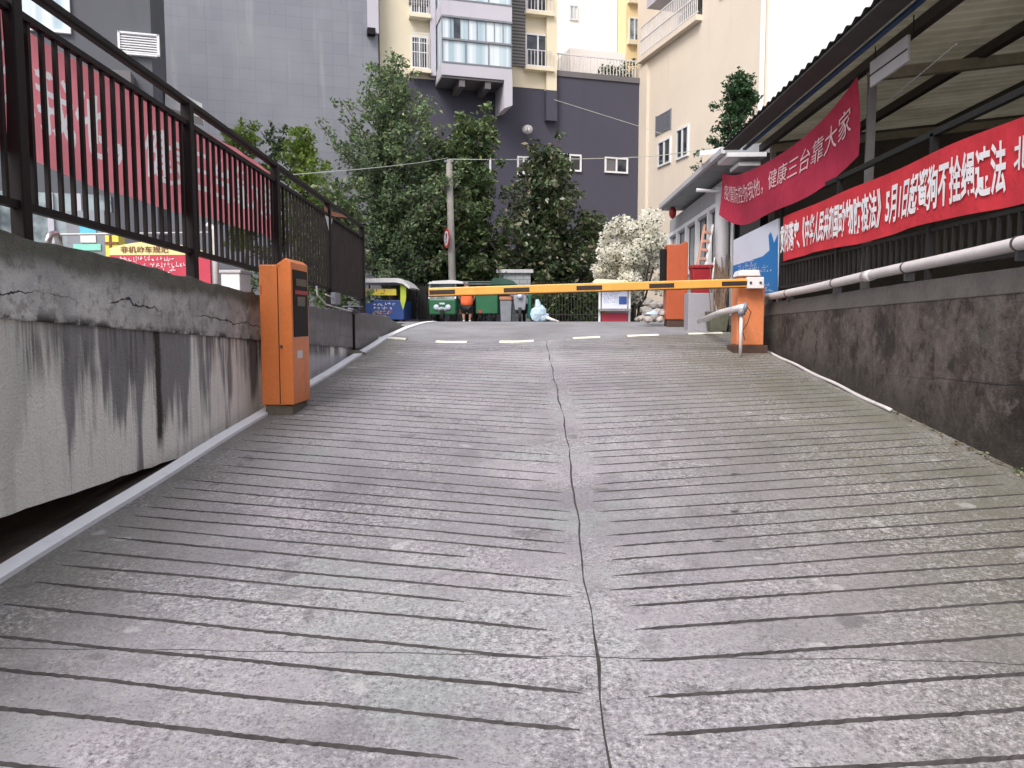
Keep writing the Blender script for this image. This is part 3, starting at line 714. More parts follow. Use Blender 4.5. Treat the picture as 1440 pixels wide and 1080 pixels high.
mb = MB(); mb.cbox(Bq + V((.085, 0, .0)), (.21, .10, .145)); mb.build('clamp_plate', M['white'], root, bevel=.008)
for dx in (.02, .145):
    mb = MB(); mb.lathe(Bq + V((dx, -.062, .0)), [(.016, 0), (.016, .014), (.008, .016)], 10, M=Matrix.Rotation(R(-90), 3, 'X')); mb.build('bolt', M['bolt'], root)
mb = MB(); mb.tube([Bq + V((.09, 0, 0)), Bq + V((.09, .16, 0))], .04, 10); mb.build('axle', M['bolt'], root)

# ================================================================ RIGHT RAILING, BANNERS, SHED
GX = 3.24
root = thing('metal_railing', 'dark steel railing above the grimy wall, half hidden by banners', 'railing', (GX, 7, 1.7))
for nm, z, wd in (('top_rail', 2.99, .05), ('middle_rail', 2.2, .03), ('lower_rail', 1.90, .035)):
    mb = MB(); mb.bar((GX, 2.2, z), (GX, 11.4, z), wd); mb.build(nm, M['metalR'], root)
for y in (2.6, 4.6, 6.6, 8.6, 10.6):
    mb = MB(); mb.bar((GX, y, 1.6), (GX, y, 2.99), .05); mb.build('post', M['metalR'], root)
pk = None
for i in range(70):
    y = 2.75 + i * .12
    if pk is None: mb = MB(); mb.bar((GX, y, 1.88), (GX, y, 2.22), .022); pk = mb.build('picket', M['metalR'], root); y00 = y
    else: c = pk.copy(); COL.objects.link(c); c.parent = root; c.location = (0, y - y00, 0)
def br(y, v):
    x = GX - .055 - .02 * math.sin(y * 3.1 + 1.5 * v) - .010 * math.sin(y * 7.7) * (1 - v)
    sag = .012 * math.sin(y * 2.2)
    return V((x, y, lerp(2.235 + sag, 2.805 + .5 * sag, v)))
def cloth(root, f, y0, y1, mat, n=110, m=9):
    mb = MB()
    for i in range(n + 1):
        for j in range(m): mb.v.append(tuple(f(lerp(y0, y1, i / n), j / (m - 1))))
    for i in range(n):
        for j in range(m - 1): mb.f.append((i*m+j, i*m+j+1, (i+1)*m+j+1, (i+1)*m+j)); mb.mi.append(0)
    return mb.build('cloth', mat, root, smooth=True)
root = thing('banner', 'taut red banner with bold white characters stretched along the dark steel railing', 'banner', (GX - .05, 7, 2.23))
cloth(root, br, 2.6, 10.30, M['banner'])
T = '贯彻落实《中华人民共和国动物防疫法》5月1日起遛狗不拴绳违法'
lettering(T, lambda x, y: br(lerp(atx(1100, 340, 3.185).y, atx(1413, 225, 3.185).y, x), lerp(.17, .82, y)) + V((-.012, 0, 0)), root, M['letter'], bold=.028)
lettering('北', lambda x, y: br(lerp(atx(1424, 215, 3.185).y, atx(1446, 215, 3.185).y, x), lerp(.40, .78, y)) + V((-.012, 0, 0)), root, M['letter'], bold=.02)
# sagging banner between the booth and the shed post
e0 = at(1011, 243, 13.3); e1 = at(1203, 107, 8.3); e0b = at(1011, 302, 13.3); e1b = at(1203, 216, 8.3)
def bs(t, v):
    top = e0.lerp(e1, t); bot = e0b.lerp(e1b, t)
    s = 4 * t * (1 - t); p = bot.lerp(top, v); p.z -= .36 * s + .05 * math.sin(t * 9) * (1 - v); p.x += .05 * math.sin(t * 7 + 2 * v) - .03 * s
    return p
root = thing('banner', 'sagging crimson banner with pale characters hung between booth and shed', 'banner', (3.2, 11, 3.2))
cloth(root, bs, 0, 1, M['banner2'])
lettering('疫情防控你我他，健康三台靠大家', lambda x, y: bs(lerp(.04, .965, x), lerp(.42, .78, y)) + V((-.012, -.004, 0)), root, M['letterp'], bold=.0)
# shed
EX, EZ = 2.75, 4.06
root = thing('bike_shed', 'open shed with corrugated sheet roof on steel posts above the red banner', 'shed', (5.5, 6, 1.4))
zr = lambda x: EZ + .10 * (x - EX)
Y0s, Y1s = -3.0, 12.05
mb = MB(); n = 600
for i in range(n + 1):
    y = lerp(Y0s, Y1s, i / n); c = .018 * math.sin(i * math.pi / 4 * 1.0)
    for x in (EX, 3.05, 4.2, 6.0, 9.2): mb.v.append((x, y, zr(x) + .03 + c))
for i in range(n):
    for j in range(4): mb.f.append((i*5+j, i*5+j+1, (i+1)*5+j+1, (i+1)*5+j)); mb.mi.append(1 if j == 0 else 0)
mb.build('roof', [M['sheet'], M['roofd']], root, smooth=True)
mb = MB(); mb.box((EX + .02, Y0s, EZ - .02), (EX + .26, Y1s, EZ + .0)); mb.build('eave_board', M['roofd'], root)
mb = MB(); mb.bar((EX + .34, Y0s, EZ - .01), (EX + .34, Y1s, EZ - .01), .05, .03); mb.build('trim_strip', M['blue'], root)
for x in (3.35, 4.5, 5.9, 7.4):
    mb = MB(); mb.bar((x, Y0s, zr(x) - .06), (x, Y1s, zr(x) - .06), .08, .10); mb.build('purlin', M['beam'], root)
for y in (1.2, 4.7, 8.3, 11.7):
    mb = MB(); mb.bar((3.38, y, zr(3.38) - .15), (9.1, y, zr(9.1) - .15), .08, .11); mb.build('rafter', M['roofu'], root)
    mb = MB(); mb.bar((3.42, y, 1.4), (3.42, y, zr(3.42) - .2), .07); mb.build('post', M['post'], root)
    mb = MB(); mb.bar((8.6, y, 1.4), (8.6, y, zr(8.6) - .2), .08); mb.build('post', M['post'], root)
mb = MB(); mb.box((9.2, Y0s, 1.4), (9.3, Y1s + .1, zr(9.2) + .02)); mb.build('back_wall', M['shade'], root)
mb = MB(); mb.prism([(3.5, 12.02, 1.4), (9.2, 12.02, 1.4), (9.25, 12.02, zr(9.2) + .03), (3.5, 12.02, zr(3.5) + .03)], (0, .08, 0)); mb.build('end_wall', M['shade'], root)
# light panel under the eave
q = [atx(1223, 88, 3.2), atx(1276, 48, 3.2), atx(1276, 86, 3.2), atx(1223, 123, 3.2)]
root = thing('hanging_panel', 'pale grey box panel hanging under the shed eave', 'panel', tuple((q[2] + q[3]) / 2))
mb = MB(); mb.prism(q, (.03, 0, 0)); mb.build('casing', M['lampw'], root, bevel=.006)
m0 = q[0].lerp(q[3], .55); m1 = q[1].lerp(q[2], .55)
mb = MB(); mb.bar(m0 + V((-.003, 0, 0)), m1 + V((-.003, 0, 0)), .008, .012); mb.build('seam', M['dark'], root)
for p in (q[0], q[1]):
    mb = MB(); mb.tube([p + V((.05, 0, 0)), V((3.25, p.y, zr(3.25)))], .006, 6); mb.build('hanger', M['metalR'], root)

# ================================================================ BLUE NOTICE BOARD
by_ = 11.2
q = [at(1031, 412, 12.6), at(1094, 416, 10.6), at(1094, 307, 10.6), at(1031, 338, 12.6)]
root = thing('notice_board', 'blue and white printed notice board between barrier cabinet and red banner', 'notice board', tuple((q[0] + q[1]) / 2))
nn = (q[1] - q[0]).cross(q[3] - q[0]).normalized(); nn = nn if nn.y < 0 else -nn
mb = MB(); mb.prism([p - nn * .03 for p in q], nn * .028); mb.build('panel', M['boardw'], root)
Q = quadmap(*q)
mb = MB(); mb.add([Q(x, y) + nn * .003 for x, y in ((0, 0), (1, 0), (1, .80), (.93, .70), (.87, .86), (.82, .83), (.84, .62), (.7, .56), (.35, .54), (0, .52))], [tuple(range(10))]); mb.build('blue_field', M['blueboard'], root)
Qr = lambda x0, x1, y0, y1: (lambda x, y: Q(lerp(x0, x1, x), lerp(y0, y1, y)) + nn * .006)
scrawl(root, M['letter'], Qr(.12, .62, .30, .56), 4, 9, seed=3); scrawl(root, M['letter'], Qr(.02, .08, .30, .52), 3, 1, seed=4)
scrawl(root, M['letter'], Qr(.5, .98, .32, .42), 2, 9, seed=5); scrawl(root, M['letter'], Qr(.62, .98, .04, .16), 3, 6, seed=6)
for t in (.04, .96):
    a, b = q[0].lerp(q[1], t) - nn * .05, q[3].lerp(q[2], t) - nn * .05
    mb = MB(); mb.bar(V((a.x, a.y, zroad(a.x, a.y) - .1)), b, .04); mb.build('post', M['post'], root)

# ================================================================ GUARD BOOTH
kx, k0, k1, kz0, kz1 = 3.24, 14.0, 19.7, 1.38, 3.95
root = thing('guard_booth', 'grey guard booth with white framed windows and sloping grey roof', 'booth', (4.6, 16.8, kz0))
mb = MB(); mb.box((kx, k0, kz0 - .3), (6.4, k1, 2.55)); mb.box((kx + .06, k0 + .06, 2.55), (6.3, k1 - .06, 3.5), 1); mb.box((kx, k0, 3.5), (6.4, k1, kz1))
mb.build('wall', [M['boothw'], M['glass']], root)
for i, y in enumerate(np.linspace(k0, k1, 6)):
    mb = MB(); mb.box((kx - .03, y - .07, 2.4), (kx + .05, y + .07, 3.62)); mb.build('window_frame', M['frame'], root)
for z in (2.5, 3.58):
    mb = MB(); mb.box((kx - .025, k0 + .07, z - .04), (kx + .05, k1 - .07, z + .04)); mb.build('window_frame', M['frame'], root)
for x in (kx + .3, kx + .95, kx + 1.5, kx + 2.3):
    mb = MB(); mb.box((x, k0 - .03, 2.55), (x + (.35 if x < kx + .5 or x > kx + 1.4 else .08), k0 + .05, 3.6)); mb.build('pillar', M['boothw'], root)
mb = MB(); mb.lathe((kx - .02, k0 - .05, kz0 - .2), [(.13, 0), (.13, 2.62)], 14); mb.build('column', M['boothg'], root, smooth=True)
mb = MB(); mb.tube([(kx + .14, k0 - .14, 1.4), (kx + .14, k0 - .14, 3.7), (kx - .5, k0 - .1, 3.75)], .035, 8); mb.build('drain', M['frame'], root)
# roof with overhanging eave and stepped end
ry0, ry1 = 12.3, 18.6; rx = 2.86
mb = MB(); mb.prism([(rx, ry0, 4.05), (rx, ry0, 4.17), (rx + 1.6, ry0, 4.75), (6.6, ry0, 4.75), (6.6, ry0, 4.05)], (0, ry1 - ry0, 0)); mb.build('roof', M['roofg'], root)
mb = MB(); mb.bar((rx - .03, ry0, 4.09), (rx - .03, ry1, 4.14), .07, .09); mb.build('gutter', M['boothg'], root)
mb = MB(); mb.box((rx + .02, ry0 - .06, 3.98), (rx + .62, ry0 + .6, 4.045)); mb.box((rx + .22, ry0 + .02, 3.86), (rx + .55, ry0 + .6, 3.92)); mb.build('step_trim', M['frame'], root)
mb = MB(); pts = [(at(a, b, 13.0)) for a, b in ((984, 212), (1000, 211), (1016, 206), (1030, 198), (1040, 190))]
mb.add([p for p in pts] + [p + V((.05, .6, .05)) for p in pts], [(i, i+1, i+6, i+5) for i in range(4)]); mb.add([p - V((0, 0, .07)) for p in pts] + [p for p in pts], [(i, i+1, i+6, i+5) for i in range(4)]); mb.build('ridge_sheet', M['white'], root)
# lantern
lp = at(946, 299, 18.0)
root = thing('lantern', 'small red lantern hanging from the far end of the booth eave', 'lantern', lp)
mb = MB(); mb.ico(lp, .085, 2, sc=(1, 1, 1.7)); mb.build('shade', M['redp'], root, smooth=True)
mb = MB(); mb.tube([lp + V((0, 0, .13)), V((lp.x, lp.y, 4.08))], .008, 6); mb.build('cord', M['wired'], root)
# grey panel wall in front of booth, red bin, ladder, sticks, pots, rubble
a = at(968, 441, 13.0); b = at(1004, 412, 13.0)
mb = MB(); mb.box((a.x, 13.0, 1.24), (b.x, 13.4, b.z)); tag(mb.build('cabinet', plain('cabinet_grey', (.31, .30, .33), .6, .12, 3, dirt=(.2, .19, .19)), bevel=.01), 'plain grey cabinet on the ground between orange-red machine and plant pot', 'cabinet')
bp = at(988, 412, 13.05); bt = at(988, 372, 13.05)
root = thing('fire_box', 'red box with dark lid standing on the grey cabinet', 'box', bp)
mb = MB(); mb.prism([(bp.x - .13, 13.08, bp.z), (bp.x + .13, 13.08, bp.z), (bp.x + .17, 13.08, bt.z - .06), (bp.x - .17, 13.08, bt.z - .06)], (0, .3, 0)); mb.build('body', M['redp'], root, bevel=.012)
mb = MB(); mb.box((bp.x - .18, 13.06, bt.z - .058), (bp.x + .18, 13.39, bt.z)); mb.build('lid', M['redp'], root, bevel=.012)
l0, l1 = at(966, 408, 13.45), at(991, 316, 13.8)
root = thing('ladder', 'orange stepladder leaning against the booth windows', 'ladder', l0)
dx = V((.14, 0, 0))
for s_, nm in ((-1, 'rail'), (1, 'rail')):
    mb = MB(); o_ = dx if s_ > 0 else V((0, 0, 0)); mb.bar(V((l0.x, l0.y, 1.36)) + o_, l1 + o_, .035, .05); mb.build('rail', M['frame'] if s_ > 0 else M['wood'], root)
for i in range(11):
    p = V((l0.x, l0.y, 1.36)).lerp(l1, (i + .6) / 11.5); mb = MB(); mb.bar(p + V((.02, -.012, 0)), p + dx + V((-.02, -.012, 0)), .09, .05); mb.build('rung', M['wood'], root)
pp = at(1008, 464, 12.75)
pz_ = zroad(pp.x, 12.75)
root = thing('plant_pot', 'mossy square concrete plant pot with bare stakes beside the barrier', 'plant pot', (pp.x, 12.75, pz_))
h = zat(438, 12.75) - pz_
mb = MB(); a_, b_ = .13, .17
mb.add([(pp.x + sx * r_, 12.75 + sy * r_, z) for z, r_ in ((pz_, a_), (pz_ + h, b_), (pz_ + h, b_ - .03), (pz_ + h - .04, b_ - .04)) for sx, sy in ((-1, -1), (1, -1), (1, 1), (-1, 1))],
       [(0, 3, 2, 1)] + [(4*r_+i, 4*r_+(i+1) % 4, 4*r_+4+(i+1) % 4, 4*r_+4+i) for r_ in range(3) for i in range(4)] + [(12, 13, 14, 15)]); mb.build('pot', M['pot'], root, bevel=.008)
rr = random.Random(4)
for i in range(9):
    a = V((pp.x + rr.uniform(-.1, .1), 12.75 + rr.uniform(-.1, .1), pz_ + h - .05)); b = a + V((rr.uniform(-.14, .22), rr.uniform(-.05, .1), rr.uniform(.4, .85)))
    mb = MB(); mb.tube([a, a.lerp(b, .5) + V((rr.uniform(-.03, .03), 0, 0)), b], [.009, .008, .005], 5); mb.build('stake', M['stick'], root)
rr = random.Random(9)
root = thing('stick_bundle', 'bundle of brown sticks leaning on the booth beside the notice board', 'sticks', at(1020, 440, 13.3))
for i in range(16):
    a = at(1008 + rr.uniform(-8, 16), 436, 13.3); b = at(1012 + rr.uniform(-8, 20), 356 + rr.uniform(0, 25), 13.85)
    mb = MB(); mb.tube([a, a.lerp(b, .5) + V((rr.uniform(-.04, .04), -.05, 0)), b], [.014, .012, .007], 5); mb.build('stick', M['stick'], root)
mb = MB()
mb.tube([at(1009, 440, 13.25), at(1000, 412, 13.4), at(1005, 362, 13.7)], .012, 6)
tag(mb.build('pole', M['frame']), 'slim white pole leaning beside the brown sticks', 'pole')
# rubble
rr = random.Random(3)
spots = [(903, 447, 14.3, .075, 0), (911, 449, 14.15, .085, 0), (920, 447, 14.3, .09, 1), (928, 449, 14.1, .08, 0), (914, 440, 14.6, .10, 1), (925, 439, 14.6, .10, 0), (933, 441, 14.3, .07, 0), (896, 449, 14.4, .06, 1), (908, 436, 14.9, .12, 1), (920, 430, 15.0, .13, 1), (930, 430, 14.9, .09, 0), (913, 425, 15.2, .11, 1)]
labs = ['pale stone low on the outer side of the rubble heap', 'pale flat stone at the front foot of the rubble heap', 'dark grey stone in the middle of the rubble heap', 'pale stone touching the orange-red machine foot', 'dark stone above the front row of the rubble heap',
        'pale stone above the front row of the rubble heap', 'small pale stone nearest the orange-red machine side', 'small dark outer stone at the rubble heap edge', 'large dark block at the back of the rubble heap', 'biggest dark block near the top of the rubble heap', 'pale stone high on the heap by the orange-red machine', 'topmost dark block of the rubble heap']
for (px, py, Y, r_, dk), lb in zip(spots, labs):
    p = at(px, py, Y); mb = MB(); mb.ico(p, r_, 1, jit=.28, sc=(1.25, 1, .85)); tag(mb.build('stone', M['pole'] if dk else M['stone'], bevel=.01), lb, 'stone', 'stones in the rubble heap')
mb = MB(); p = at(918, 434, 14.35); mb.ico(p + V((0, 0, -.10)), .085, 2, jit=.3, sc=(1.3, .8, .8)); tag(mb.build('plastic_bag', M['bagb']), 'crumpled pale blue plastic bag lying on the rubble heap', 'bag')

# ================================================================ BUILDINGS (common street grid turned 18 degrees)
U = V((math.cos(R(18)), math.sin(R(18)), 0)); W_ = V((-math.sin(R(18)), math.cos(R(18)), 0))
class Grid:
    def __init__(s, o): s.o = V((o[0], o[1], 0))
    def p(s, u, v, z): return s.o + U * u + W_ * v + V((0, 0, z))
    def box(s, mb, u0, u1, v0, v1, z0, z1, mi=0):
        P = [s.p(u, v, z) for z in (z0, z1) for u, v in ((u0, v0), (u1, v0), (u1, v1), (u0, v1))]
        return mb.add(P, [(0,3,2,1),(4,5,6,7),(0,1,5,4),(1,2,6,5),(2,3,7,6),(3,0,4,7)], mi)
    def u_of(s, px, v=0, py=120):      # u of the point of the plane v that lies under a pixel column
        d_ = ray(px, py); k_ = d_.x / d_.y; o = s.o + W_ * v; return (k_ * o.y - o.x) / (U.x - k_ * U.y)
    def v_of(s, px, u=0, py=150):
        d_ = ray(px, py); k_ = d_.x / d_.y; o = s.o + U * u; return (k_ * o.y - o.x) / (W_.x - k_ * W_.y)
    def zz(s, py, u, v): return CAMZ + (451 - py) / 1080 * s.p(u, v, 0).y
def gbox(G, name, mat, parent, *a, bevel=0):
    mb = MB(); G.box(mb, *a); return mb.build(name, mat, parent, bevel=bevel)
def window(G, parent, u0, u1, v, z0, z1, axis='u', mull=2, frame='frame', glass='glass', t=.07, out=-1, open_dark=None):
    """window on a wall of the grid; frame stands proud by 6 cm towards -v (axis u) or -u (axis v)"""
    mb = MB(); ms = [u0 + (u1 - u0) * i / mull for i in range(mull + 1)]
    def B(a0, a1, d0, d1, z0_, z1_): G.box(mb, a0, a1, v + d0, v + d1, z0_, z1_) if axis == 'u' else G.box(mb, v + d0, v + d1, a0, a1, z0_, z1_)
    for i, m in enumerate(ms):
        o = 0 if i == 0 else (-t if i == mull else -t / 2); B(m + o, m + o + t, -.07, .0, z0 + t, z1 - t)
    B(u0, u1, -.075, 0, z0, z0 + t); B(u0, u1, -.075, 0, z1 - t, z1)
    w_ = mb.build('window', M[frame], parent)
    mb = MB(); B(u0 + .02, u1 - .02, -.02, .0, z0 + .02, z1 - .02); mb.build('pane', M[glass], w_)
    return w_
C0 = Grid((4.8, 38))
# --- apartment block over a slate podium
root = thing('apartment_building', 'pale apartment block with glazed balconies above a dark slate podium', 'building', C0.p(-6, 0, 1.4))
PT = 13.0
gbox(C0, 'podium', M['podium'], root, -16, 0, 0, 9, 1.3, PT - .25)
gbox(C0, 'parapet_cap', M['soffit'], root, C0.u_of(779), .02, -.06, .5, PT - .25, PT)
u720, u780, u600, u540, u615 = (C0.u_of(x) for x in (720, 779, 600, 541, 612))
zc0 = C0.zz(137, u780, 0)
mb = MB(); C0.box(mb, u540 - .2, u780, -.02, 8, zc0, 21.5); mb.build('wall', M['cream'], root)
gbox(C0, 'corner_pilaster', M['cream'], root, u780 - .45, u780 + .04, -.28, 0, zc0 - .1, 21.5)
gbox(C0, 'pilaster_foot', M['podium'], root, u780 - .47, u780 + .06, -.3, 0, C0.zz(180, u780, 0), zc0 - .1)
ub0, ub1 = u615, C0.u_of(720, -1.6)
gbox(C0, 'louvre_pier', M['brickd'], root, ub1 + .02, C0.u_of(737), -.20, -.02, C0.zz(105, u720, 0), 21.5)
gbox(C0, 'louvre_pier', M['brickd'], root, C0.u_of(576), C0.u_of(603), -.12, -.02, C0.zz(25, u600, 0), C0.zz(-40, u600, 0))
gbox(C0, 'pier', M['lav'], root, C0.u_of(604), u615 - .02, -.35, -.02, C0.zz(118, u600, 0), 21.5)
# glazed bay
zb0 = C0.zz(133, ub1, -1.6); fl = 2.6
zs = C0.zz(98, ub0, -1.6); zgl = C0.zz(68, ub0, -1.6)
bay = thing('bay', None, None, (0, 0, 0)); bay.parent = root; bay.location = C0.p(ub0, -1.6, zb0) - wl(root)
gbox(C0, 'apron', M['lav'], bay, ub0, ub1, -1.6, -.02, zb0 + .3, zs)
mb = MB(); C0.box(mb, ub0, ub1, -1.55, -.02, zb0 + .2, zb0 + .3)
for t in (.25, .62): C0.box(mb, lerp(ub0, ub1, t), lerp(ub0, ub1, t) + .25, -1.5, -.02, zb0 - .1, zb0 + .2)
mb.build('soffit', M['soffit'], bay)
mb = MB(); P = [C0.p(ub1 - .35, -1.61, zb0 + .35), C0.p(ub1 + .02, -1.61, zb0 + .35), C0.p(ub1 + .02, -1.61, zb0 - .75), C0.p(ub1 - .35, -1.61, zb0 - .9)]
mb.prism(P, W_ * 1.55); mb.build('bracket', M['lav'], bay)
for k_ in range(4):
    zf = zs + k_ * fl
    nm = 'balcony'
    bal = MB(); C0.box(bal, ub0 + .04, ub1 - .04, -1.56, -.03, zf + .02, zf + 1.92); bal = bal.build('glazing', M['bglass'], bay)
    mb = MB()
    for i in range(4): u_ = lerp(ub0, ub1 - .05, i / 3); C0.box(mb, u_, u_ + .05, -1.60, -1.55, zf, zf + .95)
    C0.box(mb, ub0, ub1, -1.63, -1.55, zf + .95, zf + 1.03); C0.box(mb, ub0, ub1, -1.62, -1.55, zf, zf + .06); C0.box(mb, ub0, ub1, -1.64, -1.55, zf + 1.87, zf + 1.95)
    for i in range(9): u_ = lerp(ub0, ub1 - .03, i / 8); C0.box(mb, u_, u_ + .03, -1.585, -1.55, zf + 1.03, zf + 1.87)
    mb.build('glazing_frame', M['greyc'], bay)
    gbox(C0, 'apron', M['lav'], bay, ub0, ub1, -1.6, -.02, zf + 1.95, zf + fl - .0)
    if k_ == 0: gbox(C0, 'open_sash', M['glass'], bay, lerp(ub0, ub1, .17), lerp(ub0, ub1, .26), -1.60, -1.555, zf + 1.06, zf + 1.86)
# barred windows either side of the bay
for u0, u1 in ((C0.u_of(738), C0.u_of(773)), (C0.u_of(578), C0.u_of(602))):
    for py0, py1, gl in ((108, 65, 1), (36, -10, 1), (-60, -105, 1)):
        z0, z1 = C0.zz(py0, u1, -.02), C0.zz(py1, u1, -.02)
        w_ = window(C0, root, u0, u1, -.02, z0, z1, mull=2)
        mb = MB(); zm = lerp(z0, z1, .42)
        for i in range(8): u_ = lerp(u0, u1 - .02, i / 7); C0.box(mb, u_, u_ + .022, -.40, -.375, z0 - .05, zm)
        C0.box(mb, u0 - .02, u1 + .02, -.41, -.09, z0 - .10, z0 - .05); C0.box(mb, u0, u1, -.405, -.37, zm, zm + .03)
        if u0 < -8:
            for i in range(8): u_ = lerp(u0, u1 - .02, i / 7); C0.box(mb, u_, u_ + .02, -.40, -.38, zm + .03, z1)
            for zq in (lerp(zm, z1, .5), z1): C0.box(mb, u0, u1, -.402, -.378, zq, zq + .03)
        mb.build('grille', M['grille'], w_)
        gbox(C0, 'sill', M['cream'], root, u0 - .08, u1 + .08, -.44, -.02, z0 - .25, z0 - .10)
# podium windows
for a, b, y0, y1 in ((785, 818, 247, 224), (851, 884, 250, 229), (727, 745, 252, 226), (664, 690, 248, 216)):
    u0, u1 = C0.u_of(a), C0.u_of(b); z0, z1 = C0.zz(y0, u1, 0), C0.zz(y1, u1, 0)
    w_ = window(C0, root, u0, u1, 0, z0, z1, mull=2, t=.08)
    mb = MB(); C0.box(mb, u0 + .08, (u0 + u1) / 2 - .04, -.035, -.022, z0 + .08, z1 - .08); mb.build('shutter', M['soffit'], w_)
# terrace clutter on podium edge: white railing
mb = MB(); u0 = C0.u_of(783)
for i in range(26): u_ = lerp(u0, -.2, i / 25); C0.box(mb, u_, u_ + .03, .3, .33, PT, PT + .85)
C0.box(mb, u0, -.1, .29, .34, PT + .85, PT + .9); mb.build('terrace_railing', M['grille'], root)
# --- white block behind the podium terrace
G = Grid((C0.p(0, 9.2, 0).x, C0.p(0, 9.2, 0).y))
root = thing('white_building', 'overexposed white building behind the podium terrace', 'building', G.p(-2, 2, 1.4))
ua, ub = G.u_of(770), G.u_of(867)
gbox(G, 'wall', M['whiteb'], root, ua - 4, ub, 0, 6, 1.4, 30)
for a, b, y0, y1 in ((831, 841, 95, 83), (800, 812, 40, 20)):
    window(G, root, G.u_of(a), G.u_of(b), 0, G.zz(y0, -2, 0), G.zz(y1, -2, 0), glass='bglass')
gbox(G, 'low_storey', M['whiteb'], root, G.u_of(783), G.u_of(857), -2.2, -.01, 12.5, G.zz(80, -2, -2))
# --- yellow tower behind the corner
root = thing('yellow_tower', 'yellow painted tower with tiled strip and tall windows behind the terrace', 'building', G.p(2, 2, 1.4))
u0, u1 = G.u_of(868), G.u_of(930)
gbox(G, 'wall', M['yellowb'], root, u0, u1 + 4, -1.2, 6, 1.4, 32)
gbox(G, 'tile_strip', M['redbrick'], root, G.u_of(904, -1.2), G.u_of(913, -1.2), -1.3, -1.2, 12, 32)
for y0, y1 in ((77, 47), (24, -12), (-40, -80)):
    a, b = G.u_of(883, -1.2), G.u_of(899, -1.2); window(G, root, a, b, -1.2, G.zz(y0, 1, 0), G.zz(y1, 1, 0), glass='sglass')
    gbox(G, 'sill', M['cream'], root, a - .1, b + .1, -1.45, -1.2, G.zz(y0, 1, 0) - .25, G.zz(y0, 1, 0))
# --- cream block on the right
root = thing('cream_building', 'tall cream building with barred balcony and two sliding windows over the booth', 'building', C0.p(2, -5, 1.4))
ve = C0.v_of(1077); vb0, vb1 = C0.v_of(911), C0.v_of(985)
zl = 13.65
mb = MB(); C0.box(mb, .0, 9, ve, 4, 1.3, zl); C0.box(mb, 0, 9, ve, vb1, zl, 34); C0.box(mb, 1.6, 9, vb1, 4, zl, 34)
mb.build('wall', M['creamR'], root)
gbox(C0, 'corner_strip', M['creamR'], root, -.12, .0, vb0 - .1, -.0, 1.3, zl - .2)
gbox(C0, 'ledge', M['creamR'], root, -.28, 1.6, vb1, vb0 + .7, zl - .003, zl + .22)
mb = MB(); nb = 34
for i in range(nb): v_ = lerp(vb1 + .05, vb0 + .4, i / (nb - 1)); C0.box(mb, -.22, -.185, v_, v_ + .035, zl + .22, zl + 1.55)
for z in (.30, .95, 1.55): C0.box(mb, -.23, -.175, vb1, vb0 + .45, zl + z, zl + z + .05)
mb.build('balcony_railing', M['grille'], root)
gbox(C0, 'balcony_glazing', M['sglass'], root, 1.55, 1.62, vb1 + .3, vb0, zl + .3, zl + 2.1)
gbox(C0, 'balcony_slab', M['lav'], root, -.28, 1.6, vb1, vb1 + 4.6, zl + 2.15, zl + 2.75)
mb = MB()
for i in range(30): v_ = lerp(vb1 + .05, vb1 + 4.4, i / 29); C0.box(mb, -.22, -.185, v_, v_ + .035, zl + 2.75, zl + 4.0)
mb.build('balcony_railing', M['grille'], root)
for a, b, y0, y1 in ((927, 945, 235, 200), (953, 970, 226, 184)):
    va, vb_ = C0.v_of(b), C0.v_of(a); window(C0, root, va, vb_, 0, C0.zz(y0, 0, va), C0.zz(y1, 0, va), axis='v', mull=2, t=.08)
v0, v1 = C0.v_of(944), C0.v_of(924); z0, z1 = C0.zz(189, 0, v0), C0.zz(165, 0, v0)
mb = MB()
for i in range(10): z = lerp(z0, z1, i / 9); C0.box(mb, -.05, .0, v0, v1, z, z + .05)
C0.box(mb, -.055, 0, v0 - .05, v0, z0 - .05, z1 + .08); C0.box(mb, -.055, 0, v1, v1 + .05, z0 - .05, z1 + .08); mb.build('vent_louvre', M['greyc'], root)
v0, v1 = C0.v_of(1022), C0.v_of(1010); window(C0, root, v0, v1, 0, C0.zz(12, 0, v0), C0.zz(-20, 0, v0), axis='v', mull=1)
mb = MB(); p = C0.p(-.10, ve + .15, 0); mb.tube([(p.x, p.y, 1.4), (p.x, p.y, 34)], .09, 8); mb.build('downpipe', M['whiteb'], root)
gbox(C0, 'front_facade', M['whiteb'], root, .02, 9, ve - .3, ve - .003, 1.3, 34)
mb = MB()
for z in (C0.zz(6, 2, ve),): C0.box(mb, 1.2, 9, ve - .34, ve - .3, z, z + .06)
for u_ in (3.4, 5.0): C0.box(mb, u_, u_ + .05, ve - .335, ve - .3, C0.zz(6, 2, ve) + .06, 30)
mb.build('facade_joint', M['lav'], root)
# --- tile clad tower, left
Gt = Grid((-6.93, 33.5)); ul = Gt.u_of(200)
root = thing('tiled_tower', 'tall grey tile clad tower wall behind the trees', 'building', Gt.p(-4, 2, 1.4))
gbox(Gt, 'wall', M['tile'], root, ul - 2, 0, 0, 8, 1.3, 18)
mb = MB()
for a, y0, y1 in ((520, 62, 54),): Gt.box(mb, Gt.u_of(517), Gt.u_of(528), -.35, 0, Gt.zz(y0, -.5, 0), Gt.zz(y1, -.5, 0))
mb.build('floodlight', M['black'], root)
mb = MB(); Gt.box(mb, -.45, .02, -.10, -.004, Gt.zz(60, 0, 0), 18); mb.build('corner_strip', M['lav'], root)
